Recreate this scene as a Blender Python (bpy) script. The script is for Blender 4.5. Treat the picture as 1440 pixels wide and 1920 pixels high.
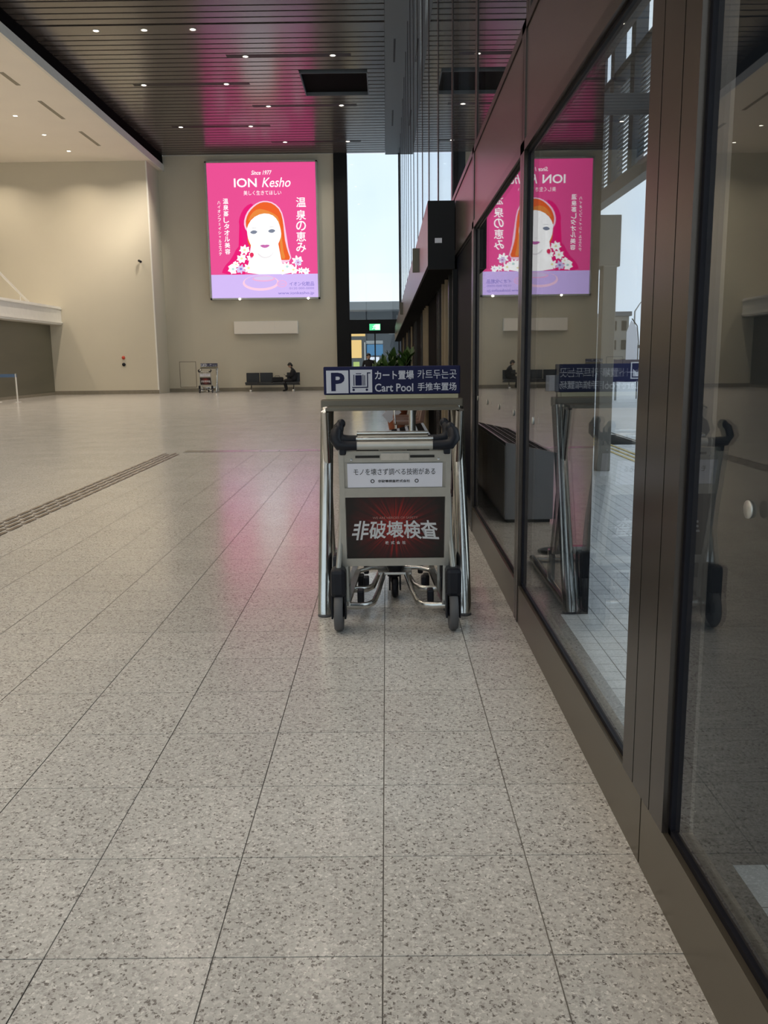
import bpy, bmesh, math, random
from mathutils import Vector, Matrix
random.seed(7)
for o in list(bpy.data.objects): bpy.data.objects.remove(o)
SC = bpy.context.scene
COL = SC.collection
PI = math.pi

# ---------------------------------------------------------------- camera
F_PX = 1590.0                      # focal length in pixels of a 1440 x 1920 frame
CAM_H = 1.384
cd = bpy.data.cameras.new('camera'); cam = bpy.data.objects.new('camera', cd); COL.objects.link(cam)
cd.sensor_fit = 'VERTICAL'; cd.sensor_height = 36.0; cd.lens = 36.0 * F_PX / 1920.0
cd.clip_start = 0.05; cd.clip_end = 600
dY = Vector((4, 284, -F_PX)).normalized()
nd = Vector((105, -F_PX * F_PX / 284, -F_PX)); nd = (nd - dY * nd.dot(dY)).normalized()
dZ = -nd; dX = dY.cross(dZ)
cam.matrix_world = Matrix.Translation((0, 0, CAM_H)) @ Matrix((dX, dY, dZ)).to_4x4()
SC.camera = cam

# ---------------------------------------------------------------- world (overcast daylight)
SKY = 1.12
w = bpy.data.worlds.new('world'); SC.world = w; w.use_nodes = True
nt = w.node_tree; nt.nodes.clear()
wo = nt.nodes.new('ShaderNodeOutputWorld'); bg = nt.nodes.new('ShaderNodeBackground')
tc = nt.nodes.new('ShaderNodeTexCoord'); nz = nt.nodes.new('ShaderNodeTexNoise'); rp = nt.nodes.new('ShaderNodeValToRGB')
nz.inputs['Scale'].default_value = 3.0; nz.inputs['Detail'].default_value = 4.0
rp.color_ramp.elements[0].position = .35; rp.color_ramp.elements[0].color = (.66, .77, .95, 1)
rp.color_ramp.elements[1].position = .65; rp.color_ramp.elements[1].color = (.93, .98, 1.0, 1)
nt.links.new(tc.outputs['Generated'], nz.inputs['Vector']); nt.links.new(nz.outputs['Fac'], rp.inputs['Fac'])
nt.links.new(rp.outputs['Color'], bg.inputs['Color']); bg.inputs['Strength'].default_value = SKY
nt.links.new(bg.outputs['Background'], wo.inputs['Surface'])

# ---------------------------------------------------------------- exposure
vs = SC.view_settings
vs.view_transform = 'Standard'; vs.look = 'None'; vs.exposure = 0.27; vs.gamma = 1.0; vs.use_curve_mapping = False

# ---------------------------------------------------------------- shared measures (metres; x right, y into the hall, z up)
ZC = 10.83        # dark slatted ceiling
ZW = 10.18        # white ceiling over the left side
XF = -10.3        # edge of the white ceiling
YB = 41.5         # back wall
YL = 39.5         # left-hand wall face
XG = .712         # glass plane
XI = .685         # inner face of the window frames
LIGHT_W = 46.0

# ---------------------------------------------------------------- helpers
def obj(name, me, parent=None, mat=None):
    o = bpy.data.objects.new(name, me); COL.objects.link(o)
    if parent is not None: o.parent = parent
    if mat is not None and me is not None: me.materials.append(mat)
    return o
def tag(o, label=None, cat=None, group=None, kind=None):
    if label: o['label'] = label
    if cat: o['category'] = cat
    if group: o['group'] = group
    if kind: o['kind'] = kind
    return o
def empty(name, loc=(0, 0, 0), rz=0.0, parent=None):
    o = bpy.data.objects.new(name, None); COL.objects.link(o)
    o.location = loc; o.rotation_euler = (0, 0, rz); o.empty_display_size = .1
    if parent is not None: o.parent = parent
    return o
KIDS = {}
def copy_tree(o, parent=None):
    c = o.copy(); COL.objects.link(c); c.parent = parent
    for ch in list(o.children): copy_tree(ch, c)
    return c

class MB:
    def __init__(s): s.v = []; s.f = []; s.sm = []
    def add(s, vs_, fs, smooth=False):
        n = len(s.v); s.v += [tuple(p) for p in vs_]
        for f in fs: s.f.append(tuple(i + n for i in f)); s.sm.append(smooth)
        return s
    def box(s, x0, x1, y0, y1, z0, z1, bev=0.0):
        if x0 > x1: x0, x1 = x1, x0
        if y0 > y1: y0, y1 = y1, y0
        if z0 > z1: z0, z1 = z1, z0
        if bev <= 0:
            return s.add([(x0,y0,z0),(x1,y0,z0),(x1,y1,z0),(x0,y1,z0),(x0,y0,z1),(x1,y0,z1),(x1,y1,z1),(x0,y1,z1)],
                  [(0,3,2,1),(4,5,6,7),(0,1,5,4),(1,2,6,5),(2,3,7,6),(3,0,4,7)])
        bm = bmesh.new(); r = bmesh.ops.create_cube(bm, size=1)
        for v in bm.verts: v.co = Vector(((x0+x1)/2+v.co.x*(x1-x0), (y0+y1)/2+v.co.y*(y1-y0), (z0+z1)/2+v.co.z*(z1-z0)))
        bmesh.ops.bevel(bm, geom=list(bm.edges), offset=bev, segments=2, affect='EDGES', profile=.5)
        bm.verts.index_update()
        s.add([v.co[:] for v in bm.verts], [[v.index for v in f.verts] for f in bm.faces]); bm.free(); return s
    def tube(s, pts, r, n=10, cap=True, flat=None):
        pts = [Vector(p) for p in pts]; rs = r if isinstance(r, (list, tuple)) else [r]*len(pts)
        rings = []; prev = None
        for i, p in enumerate(pts):
            t = (pts[min(i+1, len(pts)-1)] - pts[max(i-1, 0)]).normalized()
            if prev is None:
                a = Vector((0,0,1)) if abs(t.z) < .9 else Vector((0,1,0)); u = t.cross(a).normalized()
            else:
                u = (prev - t*prev.dot(t)).normalized()
            prev = u; b = t.cross(u)
            ru = rs[i]; rb = rs[i]*(flat if flat else 1)
            rings.append([p + u*math.cos(2*PI*k/n)*ru + b*math.sin(2*PI*k/n)*rb for k in range(n)])
        vs_ = [q for R in rings for q in R]; fs = []
        for i in range(len(rings)-1):
            for k in range(n): fs.append((i*n+k, i*n+(k+1)%n, (i+1)*n+(k+1)%n, (i+1)*n+k))
        s.add(vs_, fs, True)
        if cap:
            s.add(rings[0], [tuple(range(n-1,-1,-1))]); s.add(rings[-1], [tuple(range(n))])
        return s
    def bar(s, a, b, wdt, hgt):
        """rectangular bar from a to b"""
        a = Vector(a); b = Vector(b); t = (b-a).normalized()
        up = Vector((0,0,1)) if abs(t.z) < .95 else Vector((0,1,0))
        u = t.cross(up).normalized()*wdt/2; q = u.cross(t).normalized()*hgt/2
        vs_ = [a-u-q, a+u-q, a+u+q, a-u+q, b-u-q, b+u-q, b+u+q, b-u+q]
        return s.add(vs_, [(0,3,2,1),(4,5,6,7),(0,1,5,4),(1,2,6,5),(2,3,7,6),(3,0,4,7)])
    def lathe(s, prof, c=(0,0,0), n=20, axis='z'):
        vs_ = []; m = len(prof)
        for k in range(n):
            a = 2*PI*k/n
            for r, h in prof:
                if axis == 'z': vs_.append((c[0]+r*math.cos(a), c[1]+r*math.sin(a), c[2]+h))
                elif axis == 'x': vs_.append((c[0]+h, c[1]+r*math.cos(a), c[2]+r*math.sin(a)))
                else: vs_.append((c[0]+r*math.sin(a), c[1]+h, c[2]+r*math.cos(a)))
        fs = []
        for k in range(n):
            for i in range(m-1): fs.append((k*m+i, ((k+1)%n)*m+i, ((k+1)%n)*m+i+1, k*m+i+1))
        return s.add(vs_, fs, True)
    def poly(s, pts):
        return s.add(pts, [tuple(range(len(pts)))])
    def prism(s, pts2, y0, y1):
        """polygon in xz extruded along y"""
        n = len(pts2)
        vs_ = [(x, y0, z) for x, z in pts2] + [(x, y1, z) for x, z in pts2]
        fs = [tuple(range(n)), tuple(range(2*n-1, n-1, -1))] + [(i, i+n, (i+1)%n+n, (i+1)%n) for i in range(n)]
        return s.add(vs_, fs)
    def sphere(s, c, r, n=12, m=8):
        rx, ry, rz = r if isinstance(r, (list, tuple)) else (r, r, r)
        vs_ = [(c[0], c[1], c[2]-rz)]
        for j in range(1, m):
            t = -PI/2 + PI*j/m
            for k in range(n):
                a = 2*PI*k/n; vs_.append((c[0]+rx*math.cos(t)*math.cos(a), c[1]+ry*math.cos(t)*math.sin(a), c[2]+rz*math.sin(t)))
        vs_.append((c[0], c[1], c[2]+rz)); fs = []
        for k in range(n): fs.append((0, 1+(k+1)%n, 1+k))
        for j in range(m-2):
            for k in range(n): fs.append((1+j*n+k, 1+j*n+(k+1)%n, 1+(j+1)*n+(k+1)%n, 1+(j+1)*n+k))
        b = 1+(m-2)*n
        for k in range(n): fs.append((b+k, b+(k+1)%n, len(vs_)-1))
        return s.add(vs_, fs, True)
    def mesh(s, name):
        me = bpy.data.meshes.new(name); me.from_pydata(s.v, [], s.f)
        me.polygons.foreach_set('use_smooth', s.sm); me.update(); return me
    def build(s, name, mat, parent=None, fix=True):
        me = s.mesh(name)
        if fix:
            bm = bmesh.new(); bm.from_mesh(me); bmesh.ops.recalc_face_normals(bm, faces=bm.faces); bm.to_mesh(me); bm.free()
        return obj(name, me, parent, mat)

# ---------------------------------------------------------------- materials (all node based)
def pm(name, col, rough=.5, metal=0.0, var=.08, scale=6.0, bump=0.0, bscale=60.0, rvar=.08, emis=0.0, spec=.5, stretch=None, coat=0.0):
    m = bpy.data.materials.new(name); m.use_nodes = True; t = m.node_tree; N = t.nodes; L = t.links
    b = N['Principled BSDF']; b.inputs['Roughness'].default_value = rough; b.inputs['Metallic'].default_value = metal
    b.inputs['Specular IOR Level'].default_value = spec; b.inputs['Coat Weight'].default_value = coat
    tcn = N.new('ShaderNodeTexCoord'); src = tcn.outputs['Object']
    if stretch:
        mp = N.new('ShaderNodeMapping'); mp.inputs['Scale'].default_value = stretch
        L.new(src, mp.inputs['Vector']); src = mp.outputs['Vector']
    n = N.new('ShaderNodeTexNoise'); n.inputs['Scale'].default_value = scale; n.inputs['Detail'].default_value = 4
    L.new(src, n.inputs['Vector'])
    r = N.new('ShaderNodeValToRGB'); r.color_ramp.elements[0].position = .3; r.color_ramp.elements[1].position = .7
    r.color_ramp.elements[0].color = tuple(max(0, c*(1-var)) for c in col) + (1,)
    r.color_ramp.elements[1].color = tuple(min(1, c*(1+var)) for c in col) + (1,)
    L.new(n.outputs['Fac'], r.inputs['Fac']); L.new(r.outputs['Color'], b.inputs['Base Color'])
    mr = N.new('ShaderNodeMapRange'); mr.inputs['To Min'].default_value = max(.01, rough-rvar*.5); mr.inputs['To Max'].default_value = min(1, rough+rvar*.5)
    L.new(n.outputs['Fac'], mr.inputs['Value']); L.new(mr.outputs['Result'], b.inputs['Roughness'])
    if bump > 0:
        n2 = N.new('ShaderNodeTexNoise'); n2.inputs['Scale'].default_value = bscale; L.new(src, n2.inputs['Vector'])
        bp = N.new('ShaderNodeBump'); bp.inputs['Strength'].default_value = bump; bp.inputs['Distance'].default_value = .004
        L.new(n2.outputs['Fac'], bp.inputs['Height']); L.new(bp.outputs['Normal'], b.inputs['Normal'])
    if emis > 0:
        L.new(r.outputs['Color'], b.inputs['Emission Color']); b.inputs['Emission Strength'].default_value = emis
    return m

def terrazzo(name, tx, ty, ox, oy, base, mid, dark, vscale, rough, tone=.1):
    m = bpy.data.materials.new(name); m.use_nodes = True; t = m.node_tree; N = t.nodes; L = t.links
    b = N['Principled BSDF']; geo = N.new('ShaderNodeNewGeometry')
    nd_ = N.new('ShaderNodeTexNoise'); nd_.inputs['Scale'].default_value = vscale*1.1
    L.new(geo.outputs['Position'], nd_.inputs['Vector'])
    mixv = N.new('ShaderNodeMixRGB'); mixv.blend_type = 'LINEAR_LIGHT'; mixv.inputs['Fac'].default_value = .010
    L.new(geo.outputs['Position'], mixv.inputs['Color1']); L.new(nd_.outputs['Color'], mixv.inputs['Color2'])
    vo = N.new('ShaderNodeTexVoronoi'); vo.inputs['Scale'].default_value = vscale; vo.inputs['Randomness'].default_value = 1
    L.new(mixv.outputs['Color'], vo.inputs['Vector'])
    sp = N.new('ShaderNodeSeparateColor'); L.new(vo.outputs['Color'], sp.inputs['Color'])
    r = N.new('ShaderNodeValToRGB'); r.color_ramp.interpolation = 'CONSTANT'
    e = r.color_ramp.elements; e[0].position = 0; e[0].color = dark + (1,); e[1].position = .15; e[1].color = mid + (1,)
    x = e.new(.46); x.color = base + (1,)
    x = e.new(.70); x.color = tuple(c*1.12 for c in base) + (1,)
    x = e.new(.93); x.color = tuple(min(.8, c*1.3) for c in base) + (1,)
    L.new(sp.outputs['Red'], r.inputs['Fac'])
    # binder between the chips
    r2 = N.new('ShaderNodeValToRGB'); r2.color_ramp.elements[0].position = .42; r2.color_ramp.elements[1].position = .62
    L.new(vo.outputs['Distance'], r2.inputs['Fac'])
    mb = N.new('ShaderNodeMixRGB'); mb.inputs['Color2'].default_value = tuple(c*.9 for c in base) + (1,)
    L.new(r2.outputs['Color'], mb.inputs['Fac']); L.new(r.outputs['Color'], mb.inputs['Color1'])
    # one tone per tile
    sx = N.new('ShaderNodeSeparateXYZ'); L.new(geo.outputs['Position'], sx.inputs['Vector']); cb = N.new('ShaderNodeCombineXYZ')
    for ax, o_, p_ in (('X', ox, tx), ('Y', oy, ty)):
        a1 = N.new('ShaderNodeMath'); a1.operation = 'SUBTRACT'; a1.inputs[1].default_value = o_
        a2 = N.new('ShaderNodeMath'); a2.operation = 'DIVIDE'; a2.inputs[1].default_value = p_
        a3 = N.new('ShaderNodeMath'); a3.operation = 'FLOOR'
        L.new(sx.outputs[ax], a1.inputs[0]); L.new(a1.outputs[0], a2.inputs[0]); L.new(a2.outputs[0], a3.inputs[0]); L.new(a3.outputs[0], cb.inputs[ax])
    wn = N.new('ShaderNodeTexWhiteNoise'); L.new(cb.outputs[0], wn.inputs['Vector'])
    mr = N.new('ShaderNodeMapRange'); mr.inputs['To Min'].default_value = 1-tone; mr.inputs['To Max'].default_value = 1+tone*.5
    L.new(wn.outputs['Value'], mr.inputs['Value'])
    mu = N.new('ShaderNodeVectorMath'); mu.operation = 'SCALE'; L.new(mb.outputs['Color'], mu.inputs[0]); L.new(mr.outputs['Result'], mu.inputs['Scale'])
    L.new(mu.outputs['Vector'], b.inputs['Base Color'])
    n3 = N.new('ShaderNodeTexNoise'); n3.inputs['Scale'].default_value = 2.2; n3.inputs['Detail'].default_value = 5; L.new(geo.outputs['Position'], n3.inputs['Vector'])
    m3 = N.new('ShaderNodeMapRange'); m3.inputs['To Min'].default_value = rough-.03; m3.inputs['To Max'].default_value = rough+.035
    L.new(n3.outputs['Fac'], m3.inputs['Value']); L.new(m3.outputs['Result'], b.inputs['Roughness'])
    b.inputs['Specular IOR Level'].default_value = .66
    return m

def glass(name, tint=(.93, .96, .95), r0=.022):
    m = bpy.data.materials.new(name); m.use_nodes = True; t = m.node_tree; N = t.nodes; L = t.links; N.clear()
    out = N.new('ShaderNodeOutputMaterial'); tr = N.new('ShaderNodeBsdfTransparent'); tr.inputs['Color'].default_value = tint + (1,)
    gl = N.new('ShaderNodeBsdfGlossy'); gl.inputs['Roughness'].default_value = 0.0; gl.inputs['Color'].default_value = (.97, .98, 1, 1)
    lw = N.new('ShaderNodeLayerWeight'); lw.inputs['Blend'].default_value = .5
    p = N.new('ShaderNodeMath'); p.operation = 'POWER'; p.inputs[1].default_value = 5.4; L.new(lw.outputs['Facing'], p.inputs[0])
    mr = N.new('ShaderNodeMapRange'); mr.inputs['To Min'].default_value = r0; mr.inputs['To Max'].default_value = 1.0; L.new(p.outputs[0], mr.inputs['Value'])
    mx = N.new('ShaderNodeMixShader'); L.new(mr.outputs['Result'], mx.inputs['Fac']); L.new(tr.outputs[0], mx.inputs[1]); L.new(gl.outputs[0], mx.inputs[2])
    L.new(mx.outputs[0], out.inputs['Surface']); return m

def emit(name, col, strength):
    m = bpy.data.materials.new(name); m.use_nodes = True; t = m.node_tree; N = t.nodes; L = t.links
    b = N['Principled BSDF']; b.inputs['Base Color'].default_value = tuple(c*.12 for c in col) + (1,); b.inputs['Roughness'].default_value = .3; b.inputs['Specular IOR Level'].default_value = .2
    n = N.new('ShaderNodeTexNoise'); n.inputs['Scale'].default_value = .6
    tcn = N.new('ShaderNodeTexCoord'); L.new(tcn.outputs['Object'], n.inputs['Vector'])
    r = N.new('ShaderNodeValToRGB')
    r.color_ramp.elements[0].color = tuple(c*.97 for c in col) + (1,); r.color_ramp.elements[1].color = tuple(col) + (1,)
    L.new(n.outputs['Fac'], r.inputs['Fac']); L.new(r.outputs['Color'], b.inputs['Emission Color'])
    b.inputs['Emission Strength'].default_value = strength; return m

TX, TY, OX, OY = .4015, .4095, -.023, 1.786
M = {}
M['floor'] = terrazzo('terrazzo', TX, TY, OX, OY, (.56, .54, .505), (.39, .365, .34), (.185, .165, .15), 118, .185, .06)
M['grout'] = pm('grout', (.20, .185, .17), .8)
M['paver'] = terrazzo('paver', .1005, .1005, .80, 0, (.58, .59, .60), (.50, .51, .52), (.42, .43, .44), 160, .30, .10)
M['beige'] = pm('beige_wall_paint', (.60, .55, .44), .6, var=.02, scale=.6, bump=.05)
M['olive'] = pm('olive_wall', (.13, .12, .085), .45, var=.12, scale=1.5, stretch=(1, .15, 1))
M['white_ceiling'] = pm('white_ceiling_board', (.86, .80, .71), .7, var=.015, scale=.8)
M['white_paint'] = pm('white_paint', (.75, .73, .68), .5, var=.03)
M['skirting'] = pm('skirting', (.24, .21, .16), .5)
M['slat'] = pm('ceiling_slat_paint', (.105, .090, .084), .22, .25, var=.03, scale=.5, spec=.7, rvar=.0)
M['deck'] = pm('ceiling_void_black', (.005, .0045, .0045), .9, spec=.05)
M['soffit'] = pm('soffit_grey', (.10, .115, .13), .5, var=.03)
M['bronze'] = pm('bronze_anodised', (.070, .058, .050), .27, .7, var=.02, scale=1, rvar=.0)
M['bronze_panel'] = pm('bronze_panel', (.15, .115, .11), .27, .7, var=.02, scale=1, rvar=.0)
M['bronze_sill'] = pm('bronze_sill', (.15, .127, .095), .30, .7, var=.02, scale=1, rvar=.0)
M['seam'] = pm('seam_dark', (.012, .011, .01), .6)
M['rubber'] = pm('black_rubber', (.005, .005, .009), .6, spec=.2)
M['black'] = pm('black_panel', (.009, .009, .010), .5, spec=.2)
M['darkleaf'] = pm('dark_door_leaf', (.005, .006, .011), .55, spec=.05, rvar=.0)
M['vent'] = pm('vent_grey_steel', (.24, .25, .27), .40, .4, var=.05, scale=4)
M['navy'] = pm('dark_outside_wall', (.010, .011, .014), .7, spec=.2)
M['glass'] = glass('glass')
M['gold'] = pm('warm_brass_fin', (.36, .26, .15), .4, .3, var=.06)
M['steel'] = pm('brushed_steel', (.60, .60, .58), .22, 1.0, var=.05, scale=30, stretch=(1, 1, .1), rvar=.1)
M['alu'] = pm('silver_paint', (.46, .455, .42), .38, .55, var=.05, scale=20)
M['chrome'] = pm('chrome', (.74, .74, .74), .10, 1.0, var=.02)
M['plastic'] = pm('black_plastic', (.008, .009, .014), .42, var=.1, spec=.28)
M['tyre'] = pm('grey_tyre', (.085, .085, .09), .6, var=.1)
M['signblue'] = pm('sign_navy', (.008, .010, .058), .5, var=.04, spec=.25)
M['signwhite'] = pm('sign_white', (.62, .63, .70), .5, var=.03)
M['board'] = pm('white_board', (.78, .78, .86), .45, var=.02)
M['ink'] = pm('dark_ink', (.03, .03, .035), .5)
M['silverink'] = pm('silver_ink', (.62, .63, .65), .45, 0, var=.10, scale=60)
M['dullink'] = pm('dull_red_ink', (.42, .22, .20), .5)
M['tact'] = pm('tactile_steel', (.28, .23, .20), .30, .9, var=.06)
M['leather'] = pm('black_leather', (.014, .014, .016), .4, var=.12, bump=.1)
M['brown'] = pm('brown_vinyl', (.16, .085, .06), .4, var=.12)
M['terracotta'] = pm('terracotta', (.30, .085, .035), .55, var=.12)
M['soil'] = pm('soil', (.04, .028, .02), .9, var=.3, scale=30)
M['leaf'] = pm('leaf_green', (.05, .11, .022), .4, var=.3, scale=4)
M['stem'] = pm('plant_stem', (.12, .10, .05), .7)
M['cloth'] = pm('black_cloth', (.012, .012, .015), .85, var=.2, scale=20)
M['skin'] = pm('skin', (.52, .33, .24), .5, var=.05)
M['hair'] = pm('black_hair', (.012, .010, .009), .45, var=.2, scale=30)
M['red'] = pm('red_plastic', (.55, .06, .03), .4)
M['blue'] = pm('blue_band', (.10, .17, .30), .5)
M['concrete'] = pm('concrete', (.55, .56, .56), .8, var=.1, scale=2)
M['asphalt'] = pm('wet_asphalt', (.50, .52, .55), .4, var=.1, scale=.6)
M['taupe'] = pm('taupe_cladding', (.16, .15, .135), .5, var=.05)
M['yellow'] = pm('yellow_tactile', (.60, .45, .12), .6)
M['darkbuild'] = pm('dark_building', (.08, .09, .105), .6, var=.1, scale=.5)
M['greybuild'] = pm('grey_building', (.25, .26, .27), .7, var=.1, scale=.5)
M['led'] = emit('lamp_glow', (1.0, .90, .74), 9.0)
M['exitgreen'] = emit('exit_green', (.10, .75, .32), 1.0)
M['exitwhite'] = emit('exit_white', (.75, 1.0, .85), 1.1)
M['warmwin'] = emit('warm_lit_window', (.95, .62, .22), .8)
M['bluesign'] = emit('blue_lit_sign', (.05, .18, .36), .8)
M['whitesign'] = emit('white_lit_sign', (.8, .86, 1.0), .8)
M['greensign'] = emit('green_lit_poster', (.50, .62, .18), .7)

# text ------------------------------------------------------------------
def text_mesh(s, bold=0.0, shear=0.0):
    cu = bpy.data.curves.new('text', 'FONT'); cu.body = s; cu.size = 1; cu.offset = bold; cu.shear = shear; cu.resolution_u = 3; cu.fill_mode = 'BOTH' if False else 'FRONT'
    o = bpy.data.objects.new('text', cu); COL.objects.link(o)
    dg = bpy.context.evaluated_depsgraph_get(); dg.update()
    me = bpy.data.meshes.new_from_object(o.evaluated_get(dg))
    vs_ = [v.co.copy() for v in me.vertices]; fs = [tuple(p.vertices) for p in me.polygons]
    bpy.data.objects.remove(o); bpy.data.curves.remove(cu); bpy.data.meshes.remove(me)
    return vs_, fs
def fit(mb, s, x0, x1, z0, z1, y, bold=0.0, shear=0.0, flip=1):
    """put the glyphs of s into the box x0..x1, z0..z1 of an xz plane that faces -y"""
    vs_, fs = text_mesh(s, bold, shear)
    if not vs_: return mb
    a0 = min(v.x for v in vs_); a1 = max(v.x for v in vs_); b0 = min(v.y for v in vs_); b1 = max(v.y for v in vs_)
    sx = (x1-x0)/max(1e-6, a1-a0); sz = (z1-z0)/max(1e-6, b1-b0)
    return mb.add([(x0+(v.x-a0)*sx, y, z0+(v.y-b0)*sz) for v in vs_], fs)
def label_text(name, s, x0, x1, z0, z1, y, mat, parent, bold=0.0, shear=0.0):
    return fit(MB(), s, x0, x1, z0, z1, y, bold, shear).build(name, mat, parent, fix=False)

# ================================================================ SETTING
# ---- floor: slab, about 300 single tiles in view, the rest joined
floor = MB().box(-26, XG+.06, -9, 50, -.25, -.004).build('floor', M['grout']); tag(floor, 'terrazzo tiled hall floor', None, None, 'structure')
GAP = .0017
tile_me = MB().box(GAP, TX-GAP, GAP, TY-GAP, -.004, 0).mesh('tile'); tile_me.materials.append(M['floor'])
def visible(x, y): return x < XI and x > -(.462*y+.25) and y > 1.15
cells = []
i0 = int((-26-OX)/TX); i1 = int(math.ceil((XI-OX)/TX)); j0 = int((-9-OY)/TY); j1 = int((YB+6-OY)/TY)
for j in range(j0, j1):
    for i in range(i0, i1):
        cells.append((i, j, OX+i*TX, OY+j*TY))
vis = [c for c in cells if c[1] < i1-0 and visible(c[2]+TX/2, c[3]+TY/2) and c[2]+TX <= XI+.2]
vis.sort(key=lambda c: c[3]); near = vis[:300]; nset = set((c[0], c[1]) for c in near)
rest = MB()
for (i, j, x, y) in cells:
    xe = min(x+TX, XI+.02)
    if xe - x < .03: continue
    if (i, j) in nset:
        if x+TX > XI+.02:
            o = MB().box(x+GAP, xe, y+GAP, y+TY-GAP, -.004, 0).build('tile', M['floor'], floor)
        else:
            o = obj('tile', tile_me, floor); o.location = (x, y, 0)
    else:
        rest.add([(x+GAP, y+GAP, 0), (xe-GAP, y+GAP, 0), (xe-GAP, y+TY-GAP, 0), (x+GAP, y+TY-GAP, 0)], [(0,1,2,3)])
        rest.add([(x+GAP, y+GAP, 0), (x+GAP, y+GAP, -.004), (xe-GAP, y+GAP, -.004), (xe-GAP, y+GAP, 0)], [(0,1,2,3)])
tag(rest.build('tile_field', M['floor'], floor, fix=False), kind='stuff')

# ---- dark slatted ceiling
ceiling = MB().box(XF, .06, -9, 30.35, ZC+.12, ZC+.3).box(XF, .06, 32.72, YB+.2, ZC+.12, ZC+.3).box(XF, -2.77, 30.35, 32.72, ZC+.12, ZC+.3).box(-.54, .06, 30.35, 32.72, ZC+.12, ZC+.3).build('ceiling', M['deck'])
tag(ceiling, 'dark slatted metal ceiling of the hall', None, None, 'structure')
PIT = .40
y = -8.8
HX0, HX1, HY0, HY1 = -2.76, -.55, 30.35, 32.72
slat_me = {}
def slat(x0, x1, ya, yb):
    k = (round(x0, 2), round(x1, 2), round(yb-ya, 3))
    if k not in slat_me:
        slat_me[k] = MB().box(x0, x1, 0, yb-ya, 0, .07).mesh('slat'); slat_me[k].materials.append(M['slat'])
    o = obj('slat', slat_me[k], ceiling); o.location = (0, ya, ZC); return o
ys = []
yy = 26.06
while yy > -8.8: yy -= PIT; ys.append(yy)
yy = 26.84
while yy < YB-.1: ys.append(yy); yy += PIT
for ya in sorted(ys):
    yb = ya + .325
    if yb > YB: yb = YB-.005
    if yb > HY0 and ya < HY1:
        slat(XF+.06, HX0-.03, ya, yb); slat(HX1+.03, .055, ya, yb)
    else: slat(XF+.06, .055, ya, yb)
o = MB().box(XF+.06, .055, 26.12, 26.78, ZC, ZC+.07).build('flat_panel', M['slat'], ceiling)
# the black service opening with its light frame
fr = MB()
fr.box(HX0-.03, HX1+.03, HY0-.03, HY0, ZC-.02, ZC+.5).box(HX0-.03, HX1+.03, HY1, HY1+.03, ZC-.02, ZC+.5)
fr.box(HX0-.03, HX0, HY0, HY1, ZC-.02, ZC+.5).box(HX1, HX1+.03, HY0, HY1, ZC-.02, ZC+.5)
fr.build('opening_frame', M['soffit'], ceiling)
MB().box(HX0, HX1, HY0, HY1, ZC+.10, ZC+.14).build('opening_back', M['deck'], ceiling)
# grey soffit strip along the glass with two slot diffusers
so = MB().box(.06, XG+.1, -9, YB+.2, ZC-.03, ZC+.25).build('ceiling', M['soffit']); tag(so, 'plain grey ceiling strip along the glass', None, None, 'structure')
for a, b in ((27.3, 29.3), (34.6, 36.8), (20.0, 22.0)):
    MB().box(.33, .39, a, b, ZC-.034, ZC-.029).build('slot_diffuser', M['black'], so)

# ---- white ceiling on the left with its fascia
wc = MB().box(-26, XF, -9, YB+.2, ZW, ZW+.15).build('ceiling', M['white_ceiling']); tag(wc, 'white plaster ceiling over the left half', None, None, 'structure')
tr = MB().box(XF, XF+.10, -9, YB, ZW-.05, ZW+.24).build('trim_1', M['white_paint']); tag(tr, 'pale fascia edge of the white ceiling', None, None, 'structure')
tr = MB().box(XF, XF+.04, -9, YB, ZW+.24, ZC+.12).build('trim_2', M['deck']); tag(tr, 'dark upstand above the pale fascia', None, None, 'structure')
for a, b in ((27.8, 29.05), (30.7, 32.9), (34.6, 36.8), (24.0, 25.9), (20.0, 22.0)):
    MB().box(-11.72, -11.58, a, b, ZW-.006, ZW+.001).build('slot_diffuser', M['skirting'], wc)

# ---- walls
wb = MB().box(-10.5, -2.33, YB, YB+.3, 0, ZC).build('wall_back', M['beige']); tag(wb, 'beige back wall with the billboard', None, None, 'structure')
wl = MB().box(-26, -10.52, YL, YL+.3, 0, ZW).build('wall_left', M['beige']); tag(wl, 'beige wall beside the back wall', None, None, 'structure')
wr = MB().box(-10.8, -10.5, YL+.04, YB+.1, 0, ZC).build('wall_return', M['beige']); tag(wr, 'short wall returning to the back wall', None, None, 'structure')
MB().box(-10.54, -10.48, YL-.015, YL+.05, 0, ZW).build('corner_bead', M['white_paint'], wl)
ww = MB().box(-26.3, -26, -9, YL, 0, ZW+.2).build('wall_side', M['beige']); tag(ww, 'far side wall of the hall', None, None, 'structure')
wf = empty('window_40', (-9, -9, 0)); tag(wf, 'glazed wall at the near end of the hall', None, None, 'structure')
for k in range(10):
    xa = -17.2+k*2.685
    MB().box(xa+.06, xa+2.62, -.006, .006, .2, ZC-.4).build('pane', M['glass'], wf); MB().box(xa-.06, xa+.06, -.06, .06, 0, ZC).build('mullion', M['bronze'], wf)
MB().box(-17.2, 9.7, -.06, .06, 0, .2).build('sill', M['bronze'], wf); MB().box(-17.2, 9.7, -.1, .1, ZC-.4, ZC+.2).build('head', M['bronze'], wf)
bb = MB().box(-10.5, -2.33, YB-.02, YB, 0, .17).build('baseboard_back', M['skirting']); tag(bb, 'brown skirting of the back wall', None, None, 'structure')
bb = MB().box(-15.3, -10.48, YL-.02, YL, 0, .17).build('baseboard_left', M['skirting']); tag(bb, 'brown skirting of the left wall', None, None, 'structure')
MB().box(-9.95, -9.20, YB-.012, YB, .24, 1.42).build('access_hatch', M['beige'], wb)
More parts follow.
